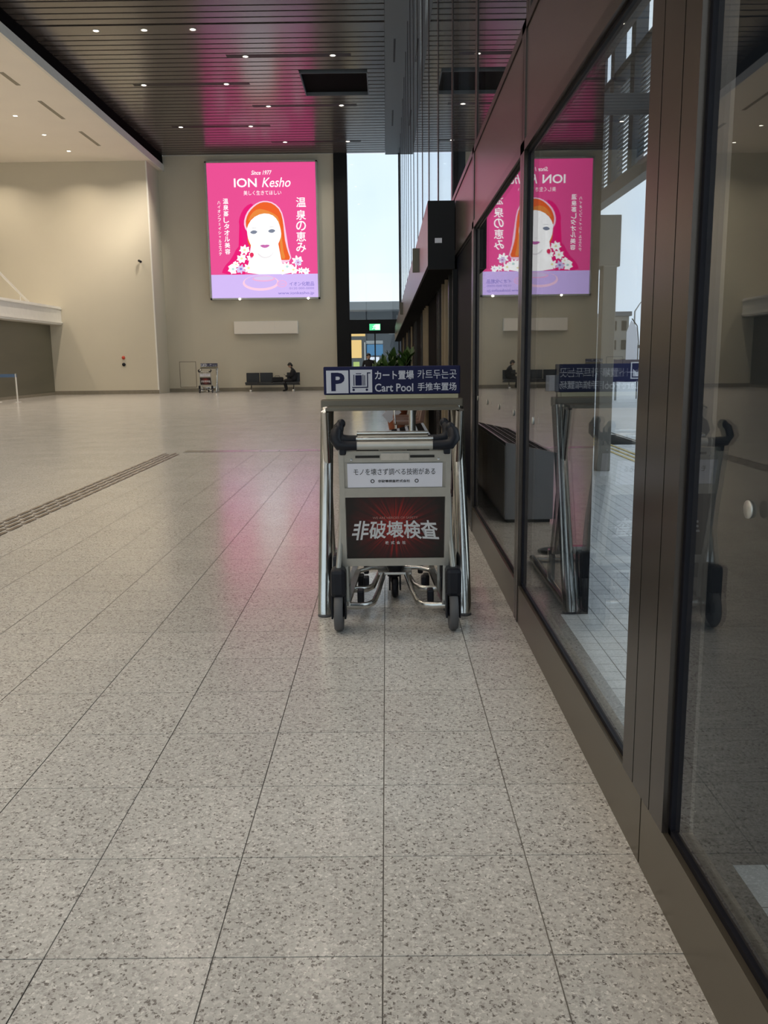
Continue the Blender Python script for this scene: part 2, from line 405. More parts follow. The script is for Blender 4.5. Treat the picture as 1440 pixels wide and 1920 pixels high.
MB().box(-9.98, -9.17, YB-.006, YB, .21, 1.45).build('hatch_frame', M['skirting'], wb)
# gallery on the left: white parapet beam, dark wall under it, handrail
gal = MB().box(-19, -14.75, 5, YL-.01, 3.15, 3.95).build('trim_3', M['white_paint']); tag(gal, 'white edge beam of the left gallery', None, None, 'structure')
MB().box(-14.75, -14.70, 5, YL-.01, 3.22, 3.27).box(-14.75, -14.70, 5, YL-.01, 3.83, 3.88).build('shadow_rail', M['white_paint'], gal)
dw = MB().box(-19, -15.3, 5, YL-.01, 0, 3.15).build('wall_gallery', M['olive']); tag(dw, 'dark olive wall under the gallery', None, None, 'structure')
MB().box(-15.32, -15.28, 5, YL, 0, .12).build('skirting_strip', M['skirting'], dw)
rl = MB(); rl.tube([(-15.5, 30.0, 7.0), (-15.5, 38.0, 3.98)], .05)
for k in range(3): rl.tube([(-15.5, 31+3*k, 6.62-1.13*k), (-15.5, 31+3*k, 3.95)], .02, 6)
tag(rl.build('stair_handrail', M['white_paint']), 'thin white sloping handrail above the gallery beam', 'handrail')
# black column between back wall and end window
c = MB().box(-2.33, -1.72, YB-.1, YB+.35, 0, ZC).build('column', M['black']); tag(c, 'black column between the back wall and the end window', None, None, 'structure')
MB().box(-2.345, -2.33, YB-.11, YB+.01, 0, ZC).build('column_edge', M['seam'], c)

# ---- end window (view to outside)
ew = empty('window_1', (0, YB, 0)); tag(ew, 'tall end window beside the black column', None, None, 'structure')
MB().box(-1.72, .66, .02, .04, 3.31, ZC-.03).build('pane', M['glass'], ew)
MB().box(-1.72, .66, -.12, .12, 2.66, 3.31).build('transom', M['black'], ew)
MB().box(-1.66, -.55, .02, .04, .05, 2.66).build('pane', M['glass'], ew)
MB().box(-.49, .60, .02, .04, .05, 2.66).build('pane', M['glass'], ew)
for xa, xb in ((-1.72, -1.66), (-.55, -.49), (.60, .67)):
    MB().box(xa, xb, -.02, .08, 0, 2.66).build('mullion', M['black'], ew)
MB().box(.655, .73, -.04, .10, 2.66, ZC).build('mullion', M['black'], ew)
MB().box(-1.72, .66, -.04, .08, 0, .05).build('threshold', M['bronze'], ew)

# ---- glass facade on the right: bays of 2.4 m
muls = [-7.45, -5.05, -2.65, -.25, 2.15, 4.42, 6.85, 9.25, 11.65, 14.05, 16.45, 18.85, 21.25, 23.65, 26.05, 28.45, 30.85, 33.25, 35.65, 38.05, 40.45]
ZS, Z1, Z2 = .20, 2.38, 2.975     # sill, underside and top of the panel band
HALF = .06; WIDE = .18
ends = [-9.0] + muls + [YB-.05]
for k in range(len(ends)-1):
    a, b = ends[k], ends[k+1]
    ha = WIDE if abs(a-2.15) < .01 else (HALF if k > 0 else 0)
    hb = WIDE if abs(b-2.15) < .01 else (HALF if k < len(ends)-2 else 0)
    ya, yb = a+ha, b-hb
    wn_ = empty('window_%d' % (k+2), (XG, (a+b)/2, 0)); tag(wn_, 'glazed bay of the long glass facade', None, None, 'structure')
    def P(name, mb, mat):
        o = mb.build(name, mat, wn_); o.matrix_parent_inverse = Matrix.Translation((-XG, -(a+b)/2, 0)); return o
    lower = b <= 9.3
    if lower:
        if a > 6.8:
            P('dark_leaf', MB().box(XG-.006, XG+.006, ya+.005, yb-.005, ZS-.02, Z1+.02), M['darkleaf'])
        else: P('pane', MB().box(XG-.006, XG+.006, ya+.005, yb-.005, ZS-.02, Z1+.02), M['glass'])
        P('sill', MB().box(XI, XG+.05, a+.004, b-.004, 0, ZS), M['bronze_sill'])
        P('outer_sill', MB().box(XG+.052, XG+.125, a+.002, b-.002, -.02, .155), M['steel'])
        g = MB().box(XG-.012, XG+.012, ya, yb, ZS-.001, ZS+.016).box(XG-.012, XG+.012, ya, yb, Z1-.016, Z1+.001)
        g.box(XG-.012, XG+.012, ya, ya+.016, ZS, Z1).box(XG-.012, XG+.012, yb-.016, yb, ZS, Z1)
        P('gasket', g, M['rubber'])
    # panel band
    P('band_panel', MB().box(XI+.003, XG+.05, a+.004, b-.004, Z1+.055, Z2-.05), M['bronze_panel'])
    P('lower_rail', MB().box(XI-.004, XG+.05, a+.004, b-.004, Z1, Z1+.05), M['bronze'])
    P('upper_rail', MB().box(XI-.004, XG+.05, a+.004, b-.004, Z2-.045, Z2), M['bronze'])
    UI = XG-.013
    P('upper_pane', MB().box(XG-.006, XG+.006, ya+.005, yb-.005, Z2-.01, ZC-.04), M['glass'])
    g = MB().box(XG-.008, XG+.008, ya, ya+.016, Z2, ZC-.03).box(XG-.008, XG+.008, yb-.016, yb, Z2, ZC-.03)
    P('upper_gasket', g, M['rubber'])
    if k < len(ends)-2:
        if abs(b-2.15) < .01:
            for p0, p1 in ((b-WIDE, b-.075), (b-.069, b+.075), (b+.081, b+WIDE)):
                P('mullion', MB().box(XI-.002, XG+.05, p0, p1, ZS-.0, ZC-.03), M['bronze'])
            P('mullion_core', MB().box(XI+.012, XG+.045, b-WIDE+.01, b+WIDE-.01, 0, ZC-.03), M['seam'])
        else:
            for q0, q1 in ((b-HALF, b-.004), (b+.004, b+HALF)):
                if lower: P('mullion', MB().box(XI-.004, XG+.05, q0, q1, 0, Z2), M['bronze'])
                P('upper_mullion', MB().box(UI, XG+.05, q0, q1, Z2, ZC-.03), M['bronze'])
            P('mullion_core', MB().box(XG-.005, XG+.045, b-HALF+.01, b+HALF-.01, 0 if lower else Z2, ZC-.03), M['seam'])

# round collision markers stuck on the glass
dm = MB(); dm.lathe([(0, 0), (.016, 0), (.018, -.002), (.018, -.005), (0, -.0055)], (0, 0, 0), 24, 'x')
dme = dm.mesh('glass_marker'); dme.materials.append(M['alu'])
for k, yv in enumerate((1.63, 4.11, 4.73, 5.35, 5.97, 6.59)):
    o = obj('glass_marker', dme); o.location = (XG-.0065, yv, 1.09)
    if k == 0: tag(o, 'round metal marker on the dark pane beside the wide bronze post', 'marker', 'round markers on the glass')
    elif k == 1: tag(o, 'round marker on the pane next to the cart stand, alone in its pane', 'marker', 'round markers on the glass')
    else: tag(o, 'small round glass marker beside the vent cabinet, %s from the cart stand' % ('first', 'second', 'third', 'last')[k-2], 'marker', 'round markers on the glass')

# ---- door zone beyond: black header box, fins and dark doors
YH = 8.6
hd = empty('door_1', (.55, YH, 0)); tag(hd, 'entrance doors under a long header box', None, None, 'structure')
def D(name, mb, mat):
    o = mb.build(name, mat, hd); o.matrix_parent_inverse = Matrix.Translation((-.55, -YH, 0)); return o
D('header_end', MB().box(.42, XI-.003, YH, YH+.04, 2.26, 2.90), M['black'])
ya = YH+.04; n = 0
while ya < YB-1.0:
    yb = min(ya+2.4, YB-.6)
    D('header_panel', MB().box(.42, XI-.003, ya+.003, yb-.003, 2.30, 2.90), M['bronze_panel'])
    D('header_underside', MB().box(.425, XI-.003, ya+.003, yb-.003, 2.26, 2.30), M['deck'])
    ya = yb
def fin(yc, mat, wdt=.05, dep=.022): D('fin', MB().box(XI-dep, XI+.06, yc-wdt/2, yc+wdt/2, 0, 2.26), M[mat])
fin(9.22, 'bronze', .12, .02)
for yc, mt in ((9.75, 'gold'), (10.3, 'gold'), (10.85, 'bronze'), (11.2, 'bronze'), (14.35, 'gold'), (14.9, 'gold'), (15.5, 'gold'), (16.3, 'bronze'), (19.5, 'bronze'), (20.4, 'bronze'), (23, 'gold'), (25.5, 'bronze'), (28, 'gold'), (31, 'bronze'), (34, 'gold'), (37.5, 'bronze')):
    fin(yc, mt)
for a, b in ((8.7, 11.3), (11.3, 14.2), (14.2, 16.4), (16.4, 20.5), (20.5, 26), (26, 33), (33, 40.8)):
    D('dark_door', MB().box(XI+.02, XI+.05, a+.01, b-.01, .02, 2.385), M['deck'])
D('door_track', MB().box(XI-.05, XI+.06, YH, 40.9, -.004, .012), M['bronze'])
D('end_post', MB().box(.665, XI+.06, YH+.02, YH+.10, 0, 2.26), M['black'])

# ---- outside ground and paving
og = MB().box(XG+.05, 80, -20, 140, -.3, -.045).build('ground_outside', M['grout']); tag(og, 'paved ground outside the glass', None, None, 'structure')
PV = .1005
pcells = []
for j in range(int(-2/PV), int(16/PV)):
    for i in range(0, 34): pcells.append((.86+i*PV, j*PV))
def pvis(x, y):
    r = x/max(y, .1)
    return (y > 2.45 and .15 < r < .285 and (y < 4.6 or r > .235)) or (1.55 < y < 2.2 and r < .47)
pn = sorted([c for c in pcells if pvis(c[0]+PV/2, c[1]+PV/2)], key=lambda c: c[1])[:300]; ps = set(pn)
pv_me = MB().box(.002, PV-.002, .002, PV-.002, -.006, 0).mesh('paver'); pv_me.materials.append(M['paver'])
for (x, y) in pn:
    o = obj('paver', pv_me, og); o.location = (x, y, -.04)
rs = MB()
for (x, y) in pcells:
    if (x, y) not in ps: rs.add([(x+.002, y+.002, -.04), (x+PV-.002, y+.002, -.04), (x+PV-.002, y+PV-.002, -.04), (x+.002, y+PV-.002, -.04)], [(0,1,2,3)])
tag(rs.build('paver_field', M['paver'], og, fix=False), kind='stuff')
MB().box(4.35, 80, -20, 140, -.3, -.035).build('roadway', M['asphalt'], og)
MB().box(.86, 4.30, 14.1, 140, -.3, -.04).build('pavement', M['concrete'], og)
MB().box(-30, 30, YB+.5, 140, -.3, -.03).build('forecourt', M['asphalt'], og)
for xx in (3.42, 3.55, 3.68): MB().box(xx, xx+.05, 6, 30, -.04, -.032).build('tactile_line', M['yellow'], og)
# dark wing walls outside the facade
wx = MB().box(XG+.06, 2.4, 2.20, 2.42, -.04, 11).build('wall_wing', M['navy']); tag(wx, 'dark wing wall outside behind the wide post', None, None, 'structure')
MB().box(2.4, 2.6, .6, 2.42, -.04, 3.2).build('added_shade_wall', M['navy'], wx)  # unseen wall, added to shut daylight out behind the nearest pane
MB().box(XG+.06, 2.6, .4, 2.42, 3.2, 3.4).build('added_shade_roof', M['navy'], wx)  # unseen roof, added to keep sky light off the wing wall
wx = MB().box(XG+.10, 1.125, 4.62, 8.6, -.04, 11).build('wall_wing', M['navy']); tag(wx, 'dark wall outside behind the second pane', None, None, 'structure')

# ================================================================ LAMPS
def lamp_light(x, y, z, wts, col, size=.22, spread=130):
    l = bpy.data.lights.new('lamp', 'AREA'); l.shape = 'DISK'; l.size = size; l.energy = wts; l.color = col; l.spread = math.radians(spread)
    return l
ring_me = MB().lathe([(.075, .004), (.075, -.006), (.105, -.006), (.105, .004)], n=20).mesh('trim_ring'); ring_me.materials.append(M['white_paint'])
disc_me = MB().lathe([(0, 0), (.074, 0)], n=20).mesh('lens'); disc_me.materials.append(M['led'])
def downlight(x, y, z, wts, label, group, col=(1, .89, .75)):
    e = empty('downlight', (x, y, z)); tag(e, label, 'downlight', group)
    obj('trim_ring', ring_me, e); obj('lens', disc_me, e)
    if wts > 0:
        l = bpy.data.objects.new('lamp', lamp_light(x, y, z, wts, col)); COL.objects.link(l); l.parent = e; l.location = (0, 0, -.02)
    return e
W = LIGHT_W
# dark ceiling: rows every 2.66 m, in slots between the slats
for r, yv in enumerate([26.45, 28.7, 31.35, 34.0, 36.7, 39.3, 23.4, 20.7, 18.1, 15.4, 12.8, 10.1, 7.5, 4.8, 2.1, -.6, -3.2, -5.9]):
    xs = [-8.25, -6.86, -5.46] if r == 0 else ([-4.31, -1.57] if r % 2 == 1 else [-8.25, -5.4])
    for q, x in enumerate(xs):
        if r == 0: lab = 'small downlight in the flat ceiling panel, ' + ('nearest the white ceiling', 'middle one of the three', 'furthest of the three from the white ceiling')[q]
        elif r <= 5:
            lab = 'downlight in the ceiling slot ' + ('next to the wide flat panel', 'level with the black opening', 'just beyond the black opening', 'last but one before the billboard', 'nearest the billboard')[r-1] + (', white ceiling side' if q == 0 else ', glass side')
        else: lab = 'downlight in the dark ceiling over the near part of the hall'
        dl = downlight(x, yv, ZC-.005, W*.5 if r in (3, 4, 5) else (W*.34 if 12 < yv < 24 else (W*.62 if r else W*.4)), lab, 'downlights in the flat panel' if r == 0 else 'downlights in the dark ceiling slots')
        if r == 4 and q == 0:
            lamp_o = [c_ for c_ in dl.children if c_.type == 'LIGHT'][0]; lamp_o.data.energy = W*.9; lamp_o.data.spread = math.radians(46)
            lamp_o.rotation_euler = Vector((-11.7-x, YL-yv, 6.9-ZC)).to_track_quat('-Z', 'Y').to_euler()
# the adjustable lamp by the fascia is turned onto the left wall
# slots beside the lamps
for yv, a, b in ((28.7, -4.9, -1.0), (31.35, -8.6, -4.6), (34.0, -4.9, -1.0), (36.7, -8.6, -4.6), (39.3, -4.9, -1.0)):
    MB().box(a, b, yv-.17, yv+.11, ZC-.003, ZC+.02).build('light_slot', M['seam'], ceiling)
for r, yv in enumerate([37.6, 35.0, 32.4, 29.8, 27.2, 24.6, 22, 19.4, 16.8, 14.2, 11.6, 9, 6.4, 3.8, 1.2, -1.4, -4]):
    for x in (-13.2, -17.0):
        if r % 2 and x < -14: continue
        downlight(x, yv, ZW-.005, W*1.3, ('small downlight in the white ceiling, ' + ('first', 'second', 'third')[r] + ' from the beige wall, nearer the fascia' if (r < 3 and x > -14) else 'small downlight in the white ceiling away from the beige wall'), 'downlights in the white ceiling', (1, .86, .69))

# ================================================================ BILLBOARD
BX0, BX1, BZ0, BZ1 = -8.2, -3.17, 4.375, 10.435
BY = YB-.22
bbd = empty('billboard', ((BX0+BX1)/2, YB, BZ0)); tag(bbd, 'large backlit pink cosmetics billboard on the back wall', 'billboard')
def B(name, mb, mat, parent=None, fix=False):
    o = mb.build(name, mat, bbd, fix); o.matrix_parent_inverse = Matrix.Translation((-(BX0+BX1)/2, -YB, -BZ0)); return o
def uv(x, y):
    """trace coordinates of the printed picture (0..1144 wide, 0..1444 high) to metres"""
    l = 118+62*(y-165)/1440; r = 1262+28*(y-150)/1450
    u = (x-l)/(r-l); v = (y-158)/1444
    return (BX0+u*(BX1-BX0), BZ1-v*(BZ1-BZ0))
ADS = .82
def ade(n, c, s=ADS): return emit('print_'+n, c, s)
AD = {'pink': ade('pink', (.84, .080, .30)), 'mag': ade('magenta', (.84, .010, .19)), 'lav': ade('lavender', (.66, .50, .93)), 'white': ade('white', (1, .98, .97), .95),
      'orange': ade('orange', (.86, .125, .022)), 'amber': ade('amber', (.84, .26, .05)), 'eye': ade('eye', (.22, .25, .33)), 'brow': ade('brow', (.66, .64, .66)),
      'lip': ade('lip', (.60, .16, .45)), 'yel': ade('yellow', (.95, .85, .45)), 'lilac': ade('lilac', (.72, .60, .88)), 'rose': ade('rose', (.90, .45, .72)),
      'blue': ade('violet_blue', (.28, .22, .62)), 'mint': ade('mint', (.55, .78, .74)), 'red': ade('red', (.80, .03, .12)), 'shade': ade('soft_shade', (.86, .82, .84)), 'halo': ade('halo', (.97, .62, .80))}
B('lightbox', MB().box(BX0-.05, BX1+.05, BY+.03, YB-.005, BZ0-.05, BZ1+.05), M['bronze'], fix=True)
FW = .075
f_ = MB(); f_.box(BX0-FW, BX0, BY-.05, YB-.005, BZ0-FW, BZ1+FW).box(BX1, BX1+FW, BY-.05, YB-.005, BZ0-FW, BZ1+FW)
f_.box(BX0-FW, BX1+FW, BY-.05, YB-.005, BZ1, BZ1+FW).box(BX0-FW, BX1+FW, BY-.05, YB-.005, BZ0-FW, BZ0)
B('frame', f_, M['alu'], fix=True)
layer = [0]
def shape(name, pts, mat, smooth=0):
    """closed outline in trace coordinates, smoothed, one print layer further out"""
    p = [Vector(uv(*q)) for q in pts]
    for _ in range(smooth):
        q = []
        for i in range(len(p)):
            a, b = p[i], p[(i+1) % len(p)]; q += [a*.75+b*.25, a*.25+b*.75]
        p = q
    layer[0] += 1; y_ = BY + .028 - .0012*layer[0]
    me = bpy.data.meshes.new(name); bm = bmesh.new()
    vs_ = [bm.verts.new((a.x, y_, a.y)) for a in p]
    f = bm.faces.new(vs_); bmesh.ops.triangulate(bm, faces=[f]); bmesh.ops.recalc_face_normals(bm, faces=bm.faces)
    bm.to_mesh(me); bm.free()
    o = obj(name, me, bbd, AD[mat]); o.matrix_parent_inverse = Matrix.Translation((-(BX0+BX1)/2, -YB, -BZ0)); return o
def ell(cx, cy, rx, ry, n=18, rot=0):
    out = []
    for k in range(n):
        a = 2*PI*k/n; x, y_ = rx*math.cos(a), ry*math.sin(a)
        out.append((cx+x*math.cos(rot)-y_*math.sin(rot), cy+x*math.sin(rot)+y_*math.cos(rot)))
    return out
shape('poster_ground', [(118, 158), (1262, 158), (1290, 1602), (180, 1602)], 'pink')
shape('table_print', [(169, 1345), (1285, 1345), (1290, 1602), (180, 1602)], 'lav')
shape('shadow_print', [(610, 575), (525, 615), (470, 710), (455, 800), (492, 905), (505, 1020), (440, 1050), (385, 1170), (300, 1262), (275, 1345), (600, 1345), (650, 700)], 'mag', 1)
shape('halo_print', [(508, 790), (535, 690), (590, 620), (660, 572), (735, 555), (830, 580), (905, 655), (940, 790), (950, 950), (985, 1090), (1015, 1195), (900, 1240), (700, 1100), (530, 870)], 'halo', 1)
shape('hair_print', [(525, 795), (550, 700), (600, 635), (665, 585), (735, 568), (820, 590), (895, 665), (925, 790), (935, 950), (965, 1085), (1003, 1190), (940, 1195), (845, 1187), (838, 1100), (870, 1010), (600, 1085), (560, 1020), (545, 960), (560, 900)], 'orange', 1)
shape('hair_light_print', [(548, 790), (590, 690), (660, 640), (740, 655), (820, 690), (880, 740), (905, 900), (920, 1080), (950, 1180), (900, 1180), (890, 1000), (870, 760), (740, 700), (620, 720)], 'amber', 1)
shape('face_print', [(545, 830), (600, 740), (700, 690), (800, 700), (865, 760), (895, 850), (905, 930), (880, 1000), (850, 1060), (820, 1110), (835, 1190), (900, 1225), (1010, 1265), (1060, 1345), (540, 1345), (570, 1270), (640, 1230), (655, 1130), (600, 1060), (560, 980), (545, 900)], 'white', 1)
shape('neck_shade_print', [(655, 1110), (700, 1150), (735, 1160), (790, 1145), (825, 1100), (822, 1112), (790, 1158), (735, 1174), (690, 1162), (656, 1130)], 'shade', 1)
for ex, ey in ((615, 892), (803, 882)):
    shape('eye_print', [(ex-42, ey), (ex-12, ey-22), (ex+20, ey-20), (ex+42, ey-5), (ex+16, ey+18), (ex-16, ey+18)], 'eye', 1)
    shape('brow_print', [(ex-40, ey-38), (ex, ey-53), (ex+42, ey-42), (ex+2, ey-45)], 'brow', 1)
shape('nose_print', [(706, 985), (722, 992), (742, 985), (724, 998)], 'shade', 1)
shape('lip_print', [(675, 1034), (715, 1024), (733, 1030), (752, 1024), (788, 1032), (760, 1055), (733, 1062), (705, 1056)], 'lip', 2)
def flower(cx, cy, r, mat, core, n=7, ph=0.0):
    pts = []
    for k in range(n*4):
        a = 2*PI*k/(n*4)+ph; rr = r*(.72+.28*math.cos(n*(a-ph)))
        pts.append((cx+rr*math.cos(a), cy+rr*math.sin(a)))
    shape('flower_print', pts, mat, 1); shape('flower_core_print', ell(cx, cy, r*.24, r*.22, 10), core)
for a in ((518, 1080, 62, 'white', 'yel'), (488, 1172, 60, 'white', 'yel'), (590, 1160, 55, 'white', 'rose'), (398, 1285, 62, 'white', 'mint'), (480, 1285, 58, 'lilac', 'blue'), (560, 1275, 60, 'white', 'yel'),
          (430, 1235, 40, 'white', 'yel'), (965, 1265, 60, 'white', 'mint'), (1070, 1205, 66, 'white', 'rose'), (1078, 1222, 44, 'lilac', 'lip'), (1030, 1300, 55, 'white', 'yel'), (1165, 1315, 42, 'white', 'lilac'), (1110, 1310, 40, 'white', 'mint'), (920, 1310, 48, 'white', 'yel')):
    flower(a[0], a[1], a[2], a[3], a[4], 7, random.random())
shape('berry_print', ell(595, 1135, 22, 26, 12), 'red')
shape('ripple_print', ell(690, 1440, 190, 85, 26), 'halo'); shape('ripple_print', ell(690, 1428, 170, 70, 26), 'lav'); shape('ripple_print', ell(720, 1395, 120, 30, 20), 'rose'); shape('ripple_print', ell(720, 1390, 105, 22, 20), 'lilac')
layer[0] += 1; TYB = BY + .028 - .0012*layer[0]
def btext(name, s, x0, x1, y0, y1, mat='white', bold=.01, shear=0.0):
    a = uv(x0, y1); b = uv(x1, y0); B(name, fit(MB(), s, a[0], b[0], a[1], b[1], TYB, bold, shear), AD[mat])
btext('since_lettering', 'Since 1977', 592, 806, 243, 288, shear=.25)
btext('name_lettering', 'ION', 412, 648, 322, 416, bold=.015); btext('name_lettering', 'Kesho', 705, 1002, 318, 418, bold=.005, shear=.28)
btext('slogan_lettering', '美しく生きてほしい', 512, 905, 452, 500, bold=0)
def vtext(name, s, xc, ys_, hw, hh, mat='white', bold=.01):
    mb = MB()
    for ch, yc in zip(s, ys_):
        k = .62 if ch in 'ャェッ' else 1
        if ch == 'ー': a = uv(xc-hw*.15, yc+hh*.9); b = uv(xc+hw*.15, yc-hh*.9)
        else: a = uv(xc-hw*k, yc+hh*k); b = uv(xc+hw*k, yc-hh*k)
        fit(mb, ch, a[0], b[0], a[1], b[1], TYB, bold)
    B(name, mb, AD[mat])
vtext('spring_lettering', '温泉の恵み', 1112, [580, 715, 830, 945, 1062], 50, 52)
mb = MB()
for k, ch in enumerate('温泉蒸しタオル美容'):
    xc = 322+.037*(k*72); yc = 560+k*67; a = uv(xc-27, yc+29); b = uv(xc+27, yc-29); fit(mb, ch, a[0], b[0], a[1], b[1], TYB, .015)
B('towel_lettering', mb, AD['white'])
mb = MB()
for k, ch in enumerate('ハイオンフェイシャルエステ'):
    xc = 252+.03*(k*45); yc = 575+k*45.5; h_ = 11 if ch in 'ャェ' else 17; a = uv(xc-h_*.85, yc+h_); b = uv(xc+h_*.85, yc-h_); fit(mb, ch, a[0], b[0], a[1], b[1], TYB, .005)
B('facial_lettering', mb, AD['white'])
shape('logo_print', ell(910, 1452, 52, 38, 24), 'rose'); shape('logo_print', ell(910, 1452, 44, 30, 24), 'lav'); layer[0] += 1; TYB = BY + .028 - .0012*layer[0]
btext('logo_lettering', 'ION', 876, 944, 1438, 1468, 'rose')
btext('company_lettering', 'イオン化粧品', 988, 1245, 1430, 1478, 'blue', .015)
btext('small_lettering', '0120 000-0000', 988, 1245, 1492, 1514, 'blue', 0)
btext('web_lettering', 'www.ionkesho.jp', 870, 1245, 1538, 1578, 'blue', .01)
for sx_ in (470, 1185):
    a = uv(sx_, 1610); B('picture_lamp', MB().sphere((a[0], BY-.07, BZ0-.05), .05, 10, 6), M['led'])

# ================================================================ LUGGAGE CARTS
def red_print():
    m = bpy.data.materials.new('red_burst_print'); m.use_nodes = True; t = m.node_tree; N = t.nodes; L = t.links; b = N['Principled BSDF']
    tcn = N.new('ShaderNodeTexCoord'); mp = N.new('ShaderNodeCombineXYZ'); sq = N.new('ShaderNodeSeparateXYZ'); L.new(tcn.outputs['Object'], sq.inputs['Vector'])
    sb_ = N.new('ShaderNodeMath'); sb_.operation = 'SUBTRACT'; sb_.inputs[1].default_value = .545
    L.new(sq.outputs['X'], mp.inputs['X']); L.new(sq.outputs['Z'], sb_.inputs[0]); L.new(sb_.outputs[0], mp.inputs['Y'])
    gr = N.new('ShaderNodeTexGradient'); gr.gradient_type = 'RADIAL'; L.new(mp.outputs['Vector'], gr.inputs['Vector'])
    ml = N.new('ShaderNodeMath'); ml.operation = 'MULTIPLY'; ml.inputs[1].default_value = 60; L.new(gr.outputs['Fac'], ml.inputs[0])
    nz1 = N.new('ShaderNodeTexNoise'); nz1.noise_dimensions = '1D'; nz1.inputs['Scale'].default_value = 1.0; L.new(ml.outputs[0], nz1.inputs['W'])
    sp = N.new('ShaderNodeTexGradient'); sp.gradient_type = 'SPHERICAL'; mp2 = N.new('ShaderNodeMapping'); mp2.inputs['Scale'].default_value = (3.6, 3.6, 3.6); mp2.vector_type = 'POINT'
    L.new(mp.outputs['Vector'], mp2.inputs['Vector']); L.new(mp2.outputs['Vector'], sp.inputs['Vector'])
    mm = N.new('ShaderNodeMath'); mm.operation = 'MULTIPLY'; L.new(nz1.outputs['Fac'], mm.inputs[0]); L.new(sp.outputs['Fac'], mm.inputs[1])
    nz2 = N.new('ShaderNodeTexNoise'); nz2.inputs['Scale'].default_value = 14; L.new(tcn.outputs['Object'], nz2.inputs['Vector'])
    ad_ = N.new('ShaderNodeMath'); ad_.operation = 'MULTIPLY_ADD'; ad_.inputs[1].default_value = .16; L.new(nz2.outputs['Fac'], ad_.inputs[0]); L.new(mm.outputs[0], ad_.inputs[2])
    r = N.new('ShaderNodeValToRGB'); e = r.color_ramp.elements; e[0].position = .12; e[0].color = (.006, .004, .005, 1); e[1].position = .62; e[1].color = (.36, .010, .008, 1)
    x = e.new(.34); x.color = (.055, .004, .006, 1)
    L.new(ad_.outputs[0], r.inputs['Fac']); L.new(r.outputs['Color'], b.inputs['Base Color']); b.inputs['Roughness'].default_value = .3
    return m
M['redprint'] = red_print()
def ln(z): return .06 - .25*(z-.36)
def make_cart():
    c = empty('luggage_cart')
    # leaning front frame
    for s in (-1, 1):
        MB().bar((s*.265, ln(.33), .33), (s*.265, ln(.965), .965), .026, .03).build('upright', M['alu'], c)
        MB().tube([(s*.268, ln(.72), .72), (s*.280, ln(.5)+.01, .5), (s*.296, .01, .32)], .014, 8).build('strut', M['alu'], c)
    def slab(x0, x1, z0, z1, d0, d1):
        mb = MB(); a, b = ln(z0), ln(z1)
        return mb.add([(x0, a+d0, z0), (x1, a+d0, z0), (x1, a+d1, z0), (x0, a+d1, z0), (x0, b+d0, z1), (x1, b+d0, z1), (x1, b+d1, z1), (x0, b+d1, z1)],
              [(0,3,2,1),(4,5,6,7),(0,1,5,4),(1,2,6,5),(2,3,7,6),(3,0,4,7)])
    slab(-.252, .252, .330, .373, -.014, .014).build('lower_rail', M['alu'], c)
    slab(-.252, .252, .708, .757, -.014, .014).build('middle_rail', M['alu'], c)
    ad1 = slab(-.250, .250, .374, .707, -.006, .006).build('red_panel', M['redprint'], c); ad1['label'] = 'dark red printed advertising panel'
    bd = slab(-.236, .236, .760, .884, -.012, -.004).build('white_board', M['board'], c); bd['label'] = 'white printed board under the handle'
    bk = slab(-.252, .252, .757, .89, -.002, .008).build('board_backing', M['alu'], c)
    sr = slab(-.252, .252, .890, .945, -.010, .012).build('slotted_rail', M['alu'], c)
    for s in (-1, 1):
        slab(s*.075 if s > 0 else -.195, .195 if s > 0 else -.075, .912, .924, -.013, -.009).build('slot', M['seam'], sr)
        mb = MB(); mb.sphere((s*.215, ln(.905)-.012, .903), .007, 8, 6); mb.build('screw', M['chrome'], sr)
    slab(-.07, .07, .900, .935, -.016, -.009).build('latch_plate', M['steel'], sr)
    # printing (tilted with the frame)
    def tilt(mb, off):
        mb.v = [(x, ln(z)+off, z) for (x, _, z) in mb.v]; return mb
    tilt(fit(MB(), 'モノを壊さず調べる技術がある', -.205, .200, .824, .858, 0, .0), -.0132).build('slogan_lettering', M['ink'], bd, False)
    tilt(fit(MB(), '非破壊検査株式会社', -.085, .075, .785, .800, 0, .02), -.0132).build('company_lettering', M['ink'], bd, False)
    lg = MB()
    for cx in (-.112, .108):
        for k in range(16):
            a0, a1 = 2*PI*k/16, 2*PI*(k+1)/16
            lg.add([(cx+.010*math.cos(a0), 0, .7925+.010*math.sin(a0)), (cx+.010*math.cos(a1), 0, .7925+.010*math.sin(a1)), (cx+.006*math.cos(a1), 0, .7925+.006*math.sin(a1)), (cx+.006*math.cos(a0), 0, .7925+.006*math.sin(a0))], [(0,1,2,3)])
    tilt(lg, -.0132).build('round_logo', M['ink'], bd, False)
    t = fit(MB(), '非破壊検査', -.208, .208, .486, .580, 0, .019)
    # flared like the printed title: widens to the foot
    t.v = [(x*(1+.10*(.575-z)/.087) , 0, z - .014*abs(x)/.2*(.575-z)/.087) for (x, _, z) in t.v]
    tilt(t, -.0072).build('title_lettering', M['silverink'], ad1, False)
    for k, ch in enumerate('株式会社'):
        tilt(fit(MB(), ch, -.052+k*.029, -.034+k*.029, .450, .468, 0, .02), -.0072).build('subtitle_lettering', M['silverink'], ad1, False)
    tilt(fit(MB(), 'WE ARE HEROES OF SAFETY', -.115, .115, .590, .602, 0, .0), -.0072).build('motto_lettering', M['dullink'], ad1, False)
    # handle
    zh = .975; yh = ln(zh)-.02
    MB().tube([(-.20, yh, zh), (.20, yh, zh)], .0205, 14).build('handle_bar', M['alu'], c)
    MB().tube([(-.19, yh+.05, zh+.028), (.19, yh+.05, zh+.028)], .012, 10).build('brake_bar', M['steel'], c)
